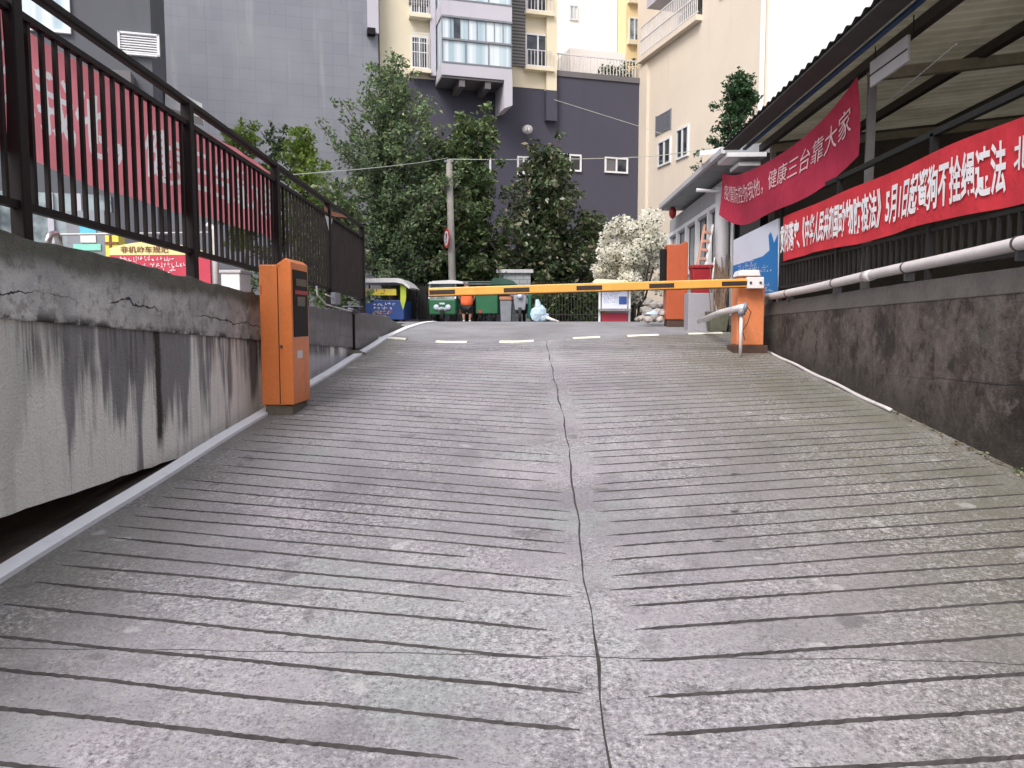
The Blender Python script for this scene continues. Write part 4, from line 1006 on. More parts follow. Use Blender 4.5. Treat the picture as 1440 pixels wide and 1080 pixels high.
# --- grey shop building behind the railing
Gs = Grid((-9.0, 18.0))
root = thing('shop_building', 'plain grey shop building with white louvred vent behind the railing', 'building', Gs.p(-4, 2, 1.4))
gbox(Gs, 'wall', M['shopw'], root, -16, 0, 0, 2.2, 1.3, 17)
u0, u1 = Gs.u_of(169), Gs.u_of(227); z0, z1 = Gs.zz(88, u1, 0), Gs.zz(58, u1, 0)
mb = MB(); Gs.box(mb, u0, u1, -.10, 0, z0, z0 + .04); Gs.box(mb, u0, u1, -.10, 0, z1 - .04, z1); Gs.box(mb, u0, u0 + .05, -.10, 0, z0, z1); Gs.box(mb, u1 - .05, u1, -.10, 0, z0, z1)
for i in range(1, 9): z = lerp(z0, z1, i / 9); Gs.box(mb, u0 + .05, u1 - .05, -.08, -.01, z, z + .028)
vt = mb.build('vent_louvre', M['frame'], root)
mb = MB(); Gs.box(mb, u0 + .03, u1 - .03, -.012, -.003, z0 + .03, z1 - .03); mb.build('vent_back', M['glass'], vt)
window(Gs, root, Gs.u_of(20), Gs.u_of(104), 0, Gs.zz(45, -3, 0), Gs.zz(-40, -3, 0), glass='bglass', mull=1)
mb = MB(); Gs.box(mb, Gs.u_of(-60), Gs.u_of(150), -.05, 0, Gs.zz(440, -4, 0), Gs.zz(265, -4, 0)); mb.build('shop_front', M['sglass'], root)
for a in (-20, 12, 60, 100): gbox(Gs, 'mullion', M['frame'] if a == 12 else M['lav'], root, Gs.u_of(a), Gs.u_of(a) + .12, -.12, -.05, 1.4, Gs.zz(265, -4, 0))
mb = MB(); Gs.box(mb, Gs.u_of(160), Gs.u_of(190), -.5, 0, Gs.zz(132, -1, 0), Gs.zz(110, -1, 0)); mb.build('air_conditioner', M['soffit'], root)
aw = at(256, 133, 17.0)
mb = MB(); mb.prism([at(232, 118, 19.5), at(284, 146, 19.5), at(284, 166, 19.5), at(232, 150, 19.5)], (-.3, .8, 0)); tag(mb.build('awning', M['whiteb']), 'small white awning jutting from the corner of the grey shop building', 'awning')

# ================================================================ PLAZA ITEMS BEHIND THE RAILING
q = [at(160, 384, 9.0), at(330, 400, 9.0), at(330, 350, 9.0), at(160, 350, 9.0)]
x0, x1 = xat(158, 9), xat(298, 9); zs0, zm, zt_ = 1.40, zat(357, 9), zat(338, 9)
root = thing('traffic_sign_board', 'red and yellow rules board with arched top behind the railing', 'sign', ((x0+x1)/2, 9, 1.4))
mb = MB(); mb.box((x0, 9.0, 1.55), (x1, 9.04, zm)); mb.build('red_panel', M['signr'], root)
arc = [(x0, 8.998, zm + .002)] + [(lerp(x0, x1, t), 8.998, zm + .002 + (zt_ - zm) * (1 - ((t - .42) / .6) ** 2)) for t in np.linspace(0, 1, 14)] + [(x1, 8.998, zm + .002)]
mb = MB(); mb.prism(arc, (0, .04, 0)); mb.build('yellow_panel', M['signy'], root)
za, zb_ = zat(354, 9), zat(344, 9)
lettering('非机动车规范', lambda x, y: V((lerp(xat(174, 9), xat(241, 9), x), 8.99, lerp(za, zb_, y))), root, M['ink'], bold=.02)
QQ = lambda x, y: V((lerp(xat(172, 9), xat(292, 9), x), 8.992, lerp(zat(385, 9), zat(360, 9), y)))
scrawl(root, M['letter'], QQ, 3, 22, seed=8)
for x in (x0 + .05, x1 - .05): mb = MB(); mb.bar((x, 9.06, 1.4), (x, 9.06, zm), .05); mb.build('post', M['post'], root)
root = thing('notice_cabinet', 'dark cabinet with cyan, white and mint notices behind the railing', 'cabinet', at(123, 380, 10))
a, b = at(96, 380, 10), at(146, 296, 10)
mb = MB(); mb.box((a.x, 10, 1.4), (b.x, 10.3, b.z)); mb.build('case', M['greyc'], root)
for m_, (x0, y0, x1, y1) in (('cyan', (112, 312, 134, 328)), ('paper', (113, 331, 134, 341)), ('mint', (103, 343, 141, 352))):
    p, q_ = at(x0, y1, 9.98), at(x1, y0, 9.98); mb = MB(); mb.box((p.x, 9.985, p.z), (q_.x, 9.998, q_.z)); mb.build('notice', M[m_], root)
root = thing('yellow_pillar', 'narrow yellow pillar beside the rules board behind the railing', 'pillar', at(158, 380, 9.6))
a, b = at(150, 385, 9.6), at(166, 325, 9.6); mb = MB(); mb.box((a.x, 9.6, 1.4), (b.x, 9.75, b.z)); mb.build('shaft', M['yel2'], root)
mb = MB(); mb.box((a.x + .055, 9.585, 1.4), (a.x + .08, 9.60, b.z)); mb.box((a.x, 9.584, zat(341, 9.6)), (b.x, 9.599, zat(338, 9.6))); mb.build('strap', M['ink'], root)
mb = MB(); mb.tube([atx(66, 345, -3.1), atx(70, 330, -3.1), atx(78, 328, -3.1), atx(82, 336, -3.1), atx(84, 348, -3.1)], .022, 8); tag(mb.build('tube_hoop', M['chrome'], smooth=True), 'bent chrome tube hoop just behind the concrete wall', 'hoop')
mb = MB(); mb.tube([at(85, 330, 7), at(160, 329, 7.2), at(300, 327, 7.6)], .012, 6); mb.tube([at(85, 330, 7), V((at(85, 330, 7).x, 7, 1.4))], .014, 6); mb.tube([at(299, 327, 7.6), V((at(299, 327, 7.6).x, 7.6, 1.4))], .014, 6)
tag(mb.build('tube_rail', M['chrome']), 'thin chrome tube rail across the plaza behind the railing', 'rail')
p = atx(302, 323, -2.78); mb = MB(); mb.tube([(p.x, p.y, 1.4), (p.x, p.y, p.z), (p.x - .06, p.y, p.z + .05)], .025, 8)
tag(mb.build('vent_pipe', M['pipe'], smooth=True), 'short white pipe with bent top beside a railing post', 'pipe')
a, b = at(311, 402, 7.6), at(337, 381, 7.6)
root = thing('utility_box', 'low white utility box behind the concrete wall', 'box', ((a.x+b.x)/2, 7.7, 1.4)); mb = MB(); mb.box((a.x, 7.6, 1.4), (b.x, 7.9, b.z - .02)); mb.build('case', M['white'], root, bevel=.01)
mb = MB(); mb.box((a.x - .015, 7.585, b.z - .02), (b.x + .015, 7.915, b.z + .01)); mb.build('lid', M['boothg'], root, bevel=.005)

# ================================================================ TREES
def leaves(mb_or_name, centers, radii, counts, size, mat, parent, up=.35, aspect=.5, name='crown', extra=None):
    C = np.repeat(np.array(centers), counts, 0); Rr = np.repeat(np.array(radii), counts, 0)
    n = len(C); d = RNG.normal(size=(n, 3)); d /= np.linalg.norm(d, axis=1)[:, None]
    P = C + d * Rr * (RNG.random((n, 1)) ** .45)
    nv = RNG.normal(size=(n, 3)); nv[:, 2] = np.abs(nv[:, 2]) + up; nv /= np.linalg.norm(nv, axis=1)[:, None]
    t = np.cross(nv, RNG.normal(size=(n, 3))); t /= np.linalg.norm(t, axis=1)[:, None]; b = np.cross(nv, t)
    s = size * RNG.uniform(.6, 1.35, (n, 1)); a = t * s * .5; c = b * s * .5 * aspect
    VV = np.stack([P - a, P + c - a * .1 + nv * s * .06, P + a, P - c - a * .1 + nv * s * .06], 1).reshape(-1, 3)
    L = wl(parent) if parent else V((0, 0, 0)); VV = VV - np.array(L)
    me = bpy.data.meshes.new(name); me.vertices.add(4 * n); me.vertices.foreach_set('co', VV.ravel())
    me.loops.add(4 * n); me.loops.foreach_set('vertex_index', np.arange(4 * n)); me.polygons.add(n); me.polygons.foreach_set('loop_start', np.arange(n) * 4)
    me.update(calc_edges=True); me.validate(); me.materials.append(mat)
    o = bpy.data.objects.new(name, me); COL.objects.link(o)
    if parent: o.parent = parent
    return o
def tree(name, label, base, height, crown_lo, rmax, prof, nbr, mat, leaf, count, lift=.5, seed=1, tr=.12, clump=.42, group=None, squash=1, cat='tree', lean=(0, 0)):
    rr = random.Random(seed); base = V(base); root = thing(name, label, cat, base, group)
    tb = MB(); top = base + V((lean[0], lean[1], height * .93)); m = 7
    spine = [base.lerp(top, i / m) + V((rr.uniform(-1, 1), rr.uniform(-1, 1), 0)) * .05 * (i > 0) for i in range(m + 1)]
    tb.tube(spine, [tr * (1 - .85 * i / m) for i in range(m + 1)], 8)
    cs = []; rs = []
    def sp(t): i = min(m - 1, int(t * m)); return spine[i].lerp(spine[i+1], t * m - i)
    for k_ in range(nbr):
        t = crown_lo + (1 - crown_lo) * (k_ + rr.random()) / nbr
        tt = (t - crown_lo) / (1 - crown_lo); ln = rmax * prof(tt) * rr.uniform(.7, 1.12)
        az = k_ * 2.4 + rr.uniform(-.5, .5); el = lift + rr.uniform(-.25, .25) + .4 * tt
        s0 = sp(t * .97); dv = V((math.cos(az) * math.cos(el), math.sin(az) * math.cos(el) * squash, math.sin(el)))
        mid = s0 + dv * ln * .5 + V((0, 0, -.04 * ln)); end = s0 + dv * ln + V((rr.uniform(-.1, .1), rr.uniform(-.1, .1), .08 * ln))
        tb.tube([s0, mid, end], [tr * .32 * (1 - .6 * t), tr * .2 * (1 - .6 * t), .012], 5)
        nc = max(2, int(ln / .38))
        for i in range(nc):
            q_ = (i + .8) / nc; p = s0.lerp(mid, q_ * 2) if q_ < .5 else mid.lerp(end, q_ * 2 - 1)
            cs.append(tuple(p + V((rr.gauss(0, .12), rr.gauss(0, .12), rr.gauss(0, .10)))))
            r_ = clump * (1.12 - .62 * q_) * rr.uniform(.7, 1.2); rs.append((r_, r_, r_ * .72))
    cs.append(tuple(top + V((0, 0, height * .03)))); rs.append((clump * .5, clump * .5, clump * .8))
    tb.build('trunk', M['trunk'], root, smooth=True)
    vol = np.array([r_[0] ** 2 for r_ in rs]); cnt = np.maximum(6, (count * vol / vol.sum()).astype(int))
    leaves(None, cs, rs, cnt, leaf, mat, root)
    return root
G0 = 1.42
tree('ginkgo_tree', 'tall pointed dark green tree standing left of the concrete pole', (xat(553, 29), 29, G0), zat(62, 29) - G0, .16, 3.7,
     lambda t: (1 - t) ** .62 * 1.0 + .10 if t > .2 else .8 + t, 84, M['leafG'], .17, 24000, .30, 3, .18, .55)
tree('magnolia_tree', 'slim dark broadleaf tree just right of the concrete pole', (xat(668, 30), 30, G0), zat(160, 30) - G0, .14, 1.9, lambda t: 1 - .4 * t, 40, M['leafD'], .22, 9000, .5, 5, .10, .55)
tree('magnolia_tree', 'wide dark magnolia tree in front of the slate podium', (xat(765, 30), 30, G0), zat(203, 30) - G0, .08, 3.0, lambda t: 1.05 - .72 * t, 72, M['leafM'], .23, 18000, .4, 8, .14, .60)
tree('magnolia_tree', 'low dark green tree between the wide magnolia and the blossom bush', (xat(832, 30.5), 30.5, G0), zat(300, 30.5) - G0, .05, 1.4, lambda t: 1.05 - .5 * t, 34, M['leafD'], .18, 4500, .5, 9, .10, .5)
tree('magnolia_tree', 'dense dark tree filling the gap behind the concrete pole', (xat(620, 31), 31, G0), zat(190, 31) - G0, .08, 2.4, lambda t: 1.0 - .5 * t, 52, M['leafD'], .22, 12000, .5, 12, .12, .6)
tree('young_tree', 'bright yellow-green young tree nearest the railing', (xat(350, 22), 22, G0), zat(165, 22) - G0, .35, .95, lambda t: 1 - .4 * t, 26, M['leafL'], .15, 4200, .6, 14, .07, .40)
tree('young_tree', 'bright yellow-green young tree beside the tall pointed tree', (xat(432, 23), 23, G0), zat(178, 23) - G0, .25, 1.1, lambda t: 1 - .4 * t, 32, M['leafL'], .16, 6000, .6, 15, .07, .42)
tree('young_tree', 'thin mid green tree between two yellow-green ones', (xat(390, 24), 24, G0), zat(165, 24) - G0, .2, .85, lambda t: 1 - .4 * t, 22, M['leafD'], .16, 2200, .6, 16, .07, .40)
tree('street_tree', 'dark leafy tree low behind the far end of the railing', (xat(470, 21), 21, G0), zat(265, 21) - G0, .05, 1.3, lambda t: 1 - .3 * t, 30, M['leafD'], .17, 4500, .5, 18, .08, .5)
tree('roof_tree', 'rounded evergreen tree against the cream wall above the booth', (xat(1030, 22.5), 22.5, G0), zat(97, 22.5) - G0, .66, 1.15, lambda t: (1 - .55 * t) * (.75 + 1.0 * min(t, .3)), 32, M['leafR'], .13, 5200, .75, 21, .08, .34)
tree('sapling', 'tiny sapling sprouting beside the booth roof edge', (xat(982, 19.5), 19.5, G0), zat(203, 19.5) - G0, .88, .22, lambda t: 1 - .5 * t, 8, M['leafR'], .09, 160, .6, 22, .025, .12)
# white blossom bush
root = thing('blossom_bush', 'large rounded bush covered in white blossom beside the booth', 'bush', (xat(893, 24), 24.3, G0))
rr = random.Random(31); cs = []; rs = []; bc = V((xat(895, 24), 24.3, zat(366, 24)))
for i in range(78):
    d = V((rr.gauss(0, 1), rr.gauss(0, 1), rr.gauss(0, 1))).normalized(); r_ = rr.random() ** .35
    p = bc + V((d.x * 1.2, d.y * 1.0, d.z * 1.6)) * r_; p.z = max(p.z, G0 + .3); cs.append(tuple(p)); k_ = rr.uniform(.16, .46); rs.append((k_, k_, k_ * .8))
leaves(None, cs, rs, [int(1900 * r_[0] ** 1.7) + 30 for r_ in rs], .115, M['leafW'], root)
mb = MB()
for i in range(7): a = i * .9; mb.tube([(bc.x + .1 * math.cos(a), bc.y + .1 * math.sin(a), G0), (bc.x + .6 * math.cos(a), bc.y + .5 * math.sin(a), bc.z)], [.05, .02], 6)
mb.build('stems', M['trunk'], root)
# undergrowth behind vehicles and terrace plants
root = None
cs = []; rs = []; rr = random.Random(40)
for i in range(70):
    p = at(rr.uniform(752, 846), 452, rr.uniform(27.4, 28.3)); cs.append((p.x, p.y, G0 + rr.uniform(.1, .9))); rs.append((.3, .3, .35))
for i in range(50):
    p = at(rr.uniform(530, 700), 452, rr.uniform(29.5, 30.5)); cs.append((p.x, p.y, G0 + rr.uniform(.2, 1.6))); rs.append((.45, .3, .5))
o = leaves(None, cs, rs, [60] * 120, .16, M['grass'], None, name='undergrowth'); tag(o, 'green undergrowth below the dark trees', 'plants', kind='stuff')
cs = []; rs = []
for i in range(22):
    u_ = rr.uniform(-1.9, .3); p = C0.p(u_, .9 + rr.uniform(0, .5), PT + rr.uniform(.2, 1.2)); cs.append(tuple(p)); rs.append((.28, .28, .25))
o = leaves(None, cs, rs, [36] * 22, .16, M['grass'], None, name='terrace_plants'); tag(o, 'leafy creeper hanging over the terrace railing by the yellow tower', 'plants', kind='stuff')
o = leaves(None, [tuple(at(352, 394, 8.0)), tuple(at(342, 400, 8.0))], [(.16, .2, .14), (.14, .2, .12)], [160, 120], .05, M['leafD'], None, name='hedge'); tag(o, 'clipped dark hedge beside the white utility box', 'hedge', kind='stuff')
# litter of dry leaves along the foot of the grimy wall
cs = []; rs = []
for i in range(46):
    y = rr.uniform(3.3, 6.6); cs.append((3.03 - abs(rr.gauss(0, .03)), y, zramp(y) + .012)); rs.append((.03, .05, .008))
o = leaves(None, cs, rs, [5] * 46, .028, M['litter'], None, name='leaf_litter', up=2); tag(o, 'dry leaf litter along the foot of the grimy wall', 'leaves', kind='stuff')
o = leaves(None, [tuple(atx(1432, 664, 3.0)), (3.02, 4.2, zramp(4.2) + .02), (3.03, 5.3, zramp(5.3) + .015)], [(.03, .08, .04), (.02, .05, .03), (.015, .05, .02)], [30, 8, 6], .026, M['leafD'], None, name='weeds'); tag(o, 'small green weeds at the foot of the grimy wall', 'weeds', kind='stuff')
for px, py, lb in ((1033, 720, 'single dark leaf on the ramp nearer the centre joint'), (1010, 762, 'small dark dead leaf lower on the ramp'), (1032, 668, 'small dry leaf higher on the ramp')):
    d = ray(px, py); t = CAMZ / (.101 * d.y - d.z); p = V((d.x * t, d.y * t, CAMZ + d.z * t))
    mb = MB(); mb.add([p + V((-.035, -.005, .006)), p + V((0, -.014, .014)), p + V((.035, .004, .008)), p + V((0, .012, .004))], [(0, 1, 2, 3)]); tag(mb.build('fallen_leaf', M['joint'], fixn=False), lb, 'leaf', 'leaves fallen on the ramp')

# ================================================================ POLE, SIGN, WIRES, DISH
px_, Yp = xat(633, 28), 28.0; zt_ = zat(224, 28)
root = thing('utility_pole', 'grey concrete utility pole in front of the dark trees', 'pole', (px_, Yp, G0))
mb = MB(); mb.tube([(px_ + .12, Yp, G0), (px_, Yp, zt_)], [.145, .11], 14); mb.build('shaft', M['pole'], root, smooth=True)
mb = MB(); mb.box((px_ - .16, Yp - .1, zt_ - .1), (px_ + .16, Yp + .1, zt_ - .02)); mb.build('bracket', M['bolt'], root)
sp_ = at(628.5, 335, 27.82); Rm = Matrix.Rotation(R(-68), 3, 'Z') @ Matrix.Rotation(R(90), 3, 'X')
root = thing('road_sign', 'round red ringed road sign turned sideways on the concrete pole', 'sign', sp_)
mb = MB(); mb.lathe(sp_, [(.36, 0), (.36, .02)], 28, M=Rm); mb.build('disc', M['ringr'], root)
mb = MB(); mb.lathe(sp_ + Rm @ V((0, 0, .022)), [(.26, 0), (.26, .003)], 28, M=Rm); mb.build('face', M['boardw'], root)
lettering('?', lambda x, y: sp_ + Rm @ V((lerp(-.12, .12, x), lerp(-.18, .18, y), .029)), root, M['black'], name='symbol', bold=.03)
def wire(pts, label, r_=.012, m='wire', sag=0):
    mb = MB(); n = len(pts); out = []
    for i in range(n - 1):
        for j in range(8):
            t = j / 8; p = pts[i].lerp(pts[i+1], t); p.z -= sag * 4 * t * (1 - t); out.append(p)
    out.append(pts[-1]); mb.tube(out, r_, 6); return tag(mb.build('cable', M[m]), label, 'cable')
wire([at(405, 246, 11.4), at(630, 222, 27.9)], 'pale cable running from the railing to the concrete pole', .009, sag=.05)
wire([at(630, 224, 27.9), at(895, 221, 36.0), at(1000, 208, 30.5)], 'pale cable strung from the concrete pole past the slate podium', .016, sag=.05)
wire([at(779, 140, 36.2), at(897, 177, 36.5), at(930, 188, 34.0)], 'pale dotted cable sloping across the slate podium', .010)
wire([at(1240, 150, 7.6), at(1345, 62, 5.6)], 'thin pale cable clipped to the shed purlin', .005, 'post')
p = C0.p(C0.u_of(738), -.45, C0.zz(193, C0.u_of(738), 0))
root = thing('satellite_dish', 'small white satellite dish on the slate podium above the trees', 'satellite dish', p)
Rd = Matrix.Rotation(R(70), 3, 'X')
mb = MB(); mb.lathe(p, [(.24, .06), (.17, .02), (.05, 0)], 20, M=Rd); mb.build('dish', M['white'], root, smooth=True)
mb = MB(); mb.tube([p, p + W_ * .5], .025, 6); mb.tube([p + V((0, 0, -.2)), p + V((0, -.3, .05))], .012, 6); mb.build('mount', M['greyc'], root)

# ================================================================ STREET: STALL, VEHICLES, PERSON
def rect(Y, x0, y0, x1, y1): return (xat(x0, Y), zat(y1, Y), xat(x1, Y), zat(y0, Y))
# food cart with blue panels
Y = 26.0; x0, z0, x1, z1 = rect(Y, 505, 404, 568, 452)
root = thing('food_cart', 'blue food cart with yellow signs and curved white roof beyond the railing', 'cart', ((x0+x1)/2, Y + .6, G0))
mb = MB(); mb.box((x0, Y, G0 + .07), (x1, Y + 1.6, zat(422, Y))); mb.build('body', M['bluep'], root, bevel=.02)
mb = MB(); pr = []
for px, py in ((495, 392), (545, 391), (560, 391), (568, 395), (577, 404), (575, 406), (566, 399), (556, 397), (495, 397.5)): pr.append(at(px, py, Y - .2))
mb.prism(pr, (0, 2.0, 0)); mb.build('roof', M['white'], root)
for dx_, dy_ in ((.04, .05), (x1 - x0 - .04, .05), (.04, 1.5), (x1 - x0 - .04, 1.5)):
    mb = MB(); mb.bar((x0 + dx_, Y + dy_, zat(424, Y)), (x0 + dx_, Y + dy_, zat(397, Y)), .05); mb.build('post', M['dark'], root)
mb = MB(); mb.box((x0 + .05, Y - .04, zat(415, Y)), (xat(558, Y), Y - .01, zat(406, Y))); mb.build('sign_panel', M['yel2'], root)
scrawl(root, M['signr'], lambda x, y: V((lerp(x0 + .1, xat(556, Y), x), Y - .045, lerp(zat(414.5, Y), zat(406.5, Y), y))), 1, 4, seed=11, fill=.9)
scrawl(root, M['letter'], lambda x, y: V((lerp(xat(524, Y), xat(562, Y), x), Y - .006, lerp(zat(436, Y), zat(426, Y), y))), 2, 7, seed=12, fill=1)
scrawl(root, M['yel2'], lambda x, y: V((lerp(xat(524, Y), xat(558, Y), x), Y - .008, lerp(zat(447, Y), zat(436, Y), y))), 3, 7, seed=13, fill=1)
scrawl(root, M['signr'], lambda x, y: V((lerp(xat(524, Y), xat(558, Y), x), Y - .007, lerp(zat(447, Y), zat(436, Y), y))), 2, 6, seed=14, fill=1)
mb = MB(); mb.prism([at(563, 399, Y - .03), at(571, 404, Y - .03), at(571, 420, Y - .03), at(567, 436, Y - .03), at(563, 424, Y - .03)], (0, .02, 0)); mb.build('pennant', M['lime'], root)
for wx in (x0 + .3, x1 - .3):
    mb = MB(); mb.tube([(wx - .05, Y + .4, G0 + .22), (wx + .05, Y + .4, G0 + .22)], .22, 14); mb.build('wheel', M['rubber'], root)
# cargo tricycle, front view
def tricycle(Y):
    cx = xat(622, Y); hw = (xat(640, Y) - xat(603, Y)) / 2
    root = thing('cargo_tricycle', 'green cargo tricycle with windscreen facing the ramp behind the boom tip', 'tricycle', (cx, Y, G0))
    zw = zat(420, Y)
    mb = MB(); mb.prism([(cx - hw, Y, G0 + .24), (cx + hw, Y, G0 + .24), (cx + hw * 1.05, Y, zw), (cx - hw * 1.05, Y, zw)], (0, .5, 0)); mb.build('front_shield', M['green'], root, bevel=.05)
    mb = MB(); mb.prism([(cx - hw, Y + .05, zw), (cx + hw, Y + .05, zw), (cx + hw * .96, Y + .22, zat(397, Y)), (cx - hw * .96, Y + .22, zat(397, Y))], (0, .02, 0)); mb.build('windscreen', M['sglass'], root)
    mb = MB()
    for s_ in (-1, 1): mb.bar((cx + s_ * hw, Y + .04, zw), (cx + s_ * hw * .97, Y + .22, zat(396, Y)), .05)
    mb.build('windscreen_frame', M['white'], root)
    mb = MB(); mb.prism([(cx - hw * 1.1, Y - .05, zat(399, Y)), (cx - hw * .7, Y - .05, zat(395, Y)), (cx + hw * .8, Y - .05, zat(393.5, Y)), (cx + hw * 1.6, Y - .05, zat(396, Y)), (cx + hw * 1.6, Y - .05, zat(398.5, Y))], (0, 1.5, 0)); mb.build('canopy', M['white'], root)
    for s_ in (-1, 1):
        mb = MB(); mb.ico((cx + s_ * hw * .45, Y - .02, zat(432, Y)), .10, 2, sc=(1, .5, 1)); mb.build('headlight', M['boardw'], root, smooth=True)
        mb = MB(); mb.tube([(cx + s_ * hw * .9, Y + .1, zw + .02), (cx + s_ * hw * 1.15, Y - .02, zw + .16)], .012, 6); mb.ico((cx + s_ * hw * 1.15, Y - .02, zw + .2), .06, 1); mb.build('mirror', M['black'], root)
    mb = MB(); mb.box((cx - .09, Y - .012, zat(428, Y)), (cx + .09, Y - .002, zat(425.5, Y))); mb.build('badge', M['boardw'], root)
    mb = MB(); mb.tube([(cx - .05, Y + .05, G0 + .26), (cx + .05, Y + .05, G0 + .26)], .26, 16); mb.build('front_wheel', M['rubber'], root)
    mb = MB(); mb.tube([(cx - .12, Y + .05, G0 + .42), (cx, Y - .16, G0 + .46), (cx + .12, Y + .05, G0 + .42)], .06, 6); mb.build('mudguard', M['boardw'], root)
    mb = MB(); mb.box((cx - hw * 1.05, Y + .9, G0 + .45), (cx + hw * 1.9, Y + 2.4, zat(425, Y))); mb.build('cargo_box', M['green'], root, bevel=.02)
    mb = MB(); mb.bar((cx + hw * 1.7, Y + .9, zat(425, Y)), (cx + hw * 1.7, Y + .9, zat(397, Y)), .05); mb.build('canopy_post', M['greend'], root)
    mb = MB(); mb.box((cx + hw + .05, Y + .85, zat(441, Y)), (cx + hw + .35, Y + .895, zat(434, Y))); mb.build('side_sticker', M['terra'], root)
    for s_ in (-1, 1.6): mb = MB(); mb.tube([(cx + s_ * hw - .06, Y + 1.7, G0 + .28), (cx + s_ * hw + .06, Y + 1.7, G0 + .28)], .28, 16); mb.build('rear_wheel', M['rubber'], root)
tricycle(26.5)
# green covered van-like cart
Y = 27.2; x0, z0, x1, z1 = rect(Y, 669, 416, 700, 450)
root = thing('covered_cart', 'dark green covered delivery cart parked behind the person', 'cart', ((x0+x1)/2, Y + .8, G0))
mb = MB(); mb.box((x0, Y, G0 + .28), (x1, Y + 1.8, zat(410, Y))); mb.build('box_body', M['green'], root, bevel=.03)
mb = MB(); mb.prism([at(a, b, Y - .1) for a, b in ((640, 396), (690, 396), (693, 391), (708, 391), (722, 395), (728, 401), (720, 400), (640, 400.5))], (0, 1.9, 0)); mb.build('canopy', M['greend'], root)
for a in (644, 671, 698): mb = MB(); mb.bar((xat(a, Y), Y, zat(412, Y) if a > 660 else G0 + .3), (xat(a, Y), Y, zat(398, Y)), .05); mb.build('post', M['greend'], root)
mb = MB(); mb.bar(at(642, 396, Y - .12), at(690, 396, Y - .12), .02, .02); mb.bar(at(642, 399.5, Y - .12), at(690, 399.5, Y - .12), .02, .02); mb.build('canopy_trim', M['greyc'], root)
for wx in (x0 + .15, x1 - .15): mb = MB(); mb.tube([(wx - .06, Y + .3, G0 + .26), (wx + .06, Y + .3, G0 + .26)], .26, 16); mb.build('wheel', M['rubber'], root)
mb = MB(); mb.box((x0 + .1, Y - .02, zat(440, Y)), (x0 + .22, Y - .003, zat(436, Y))); mb.build('tail_lamp', M['ringr'], root)
# grey waste bin
Y = 26.4; x0, z0, x1, z1 = rect(Y, 703, 420, 720, 450)
root = thing('waste_bin', 'squat grey bin with red lid beside the green cart', 'bin', ((x0+x1)/2, Y + .25, G0))
mb = MB(); mb.prism([(x0 + .03, Y, G0), (x1 - .03, Y, G0), (x1, Y, zat(422, Y)), (x0, Y, zat(422, Y))], (0, .5, 0)); mb.build('body', M['greyc'], root, bevel=.03)
mb = MB(); mb.box((x0 - .02, Y - .03, zat(422, Y)), (x1 + .02, Y + .53, zat(417, Y))); mb.build('lid', M['terra'], root, bevel=.02)
# motor scooter loaded with a cloth
Y = 25.8; cx = xat(731, Y)
root = thing('motor_scooter', 'dark scooter with pale pink cloth over its seat behind the boom', 'scooter', (cx, Y, G0))
for wx in (0, 1): mb = MB(); mb.tube([(cx - .05 + wx * .12, Y + wx * 1.2, G0 + .24), (cx + .05 + wx * .12, Y + wx * 1.2, G0 + .24)], .24, 16); mb.build('wheel', M['rubber'], root)
mb = MB(); mb.prism([(cx - .17, Y + .02, G0 + .38), (cx + .17, Y + .02, G0 + .38), (cx + .22, Y + .05, G0 + .80), (cx + .1, Y + .1, G0 + 1.0), (cx - .1, Y + .1, G0 + 1.0), (cx - .22, Y + .05, G0 + .80)], (.02, .16, .05)); mb.build('front_fairing', M['greyc'], root, bevel=.03)
mb = MB(); mb.box((cx - .14, Y + .3, G0 + .28), (cx + .26, Y + 1.4, G0 + .62)); mb.build('body', M['black'], root, bevel=.06)
mb = MB(); mb.tube([(cx - .36, Y + .15, G0 + 1.06), (cx, Y + .12, G0 + 1.02), (cx + .36, Y + .15, G0 + 1.06)], .02, 6); mb.build('handlebar', M['black'], root)
mb = MB(); mb.ico((cx, Y + .0, G0 + .86), .09, 2); mb.build('headlight', M['boardw'], root, smooth=True)
mb = MB(); mb.ico((cx + .02, Y + .5, G0 + .98), .30, 3, jit=.06, sc=(1.25, .8, .75)); mb.build('cloth_cover', M['pink'], root, smooth=True)
mb = MB(); mb.prism([(cx + .22, Y + .3, G0 + .12), (cx + .36, Y + .3, G0 + .12), (cx + .38, Y + .3, G0 + .9), (cx + .28, Y + .3, G0 + .95)], (0, .4, 0)); mb.build('leg_apron', M['teal'], root, bevel=.03)
p = at(757, 440, 25.6)
mb = MB(); mb.ico((p.x, p.y, G0 + .26), .27, 2, jit=.16, sc=(.95, .8, 1.15)); mb.ico((p.x + .16, p.y, G0 + .16), .18, 2, jit=.2); mb.tube([(p.x, p.y, G0 + .5), (p.x - .04, p.y, G0 + .74)], [.12, .05], 8)
tag(mb.build('sack', M['bagb']), 'pale blue plastic sack tied at the top beside the scooter', 'sack')
mb = MB(); mb.tube([at(768, 446, 25.4), at(775, 449, 25.4), at(786, 452, 25.3)], [.06, .05, .02], 7); tag(mb.build('cloth_rag', M['paper'], smooth=True), 'white rag lying on the road edge near the sack', 'rag')
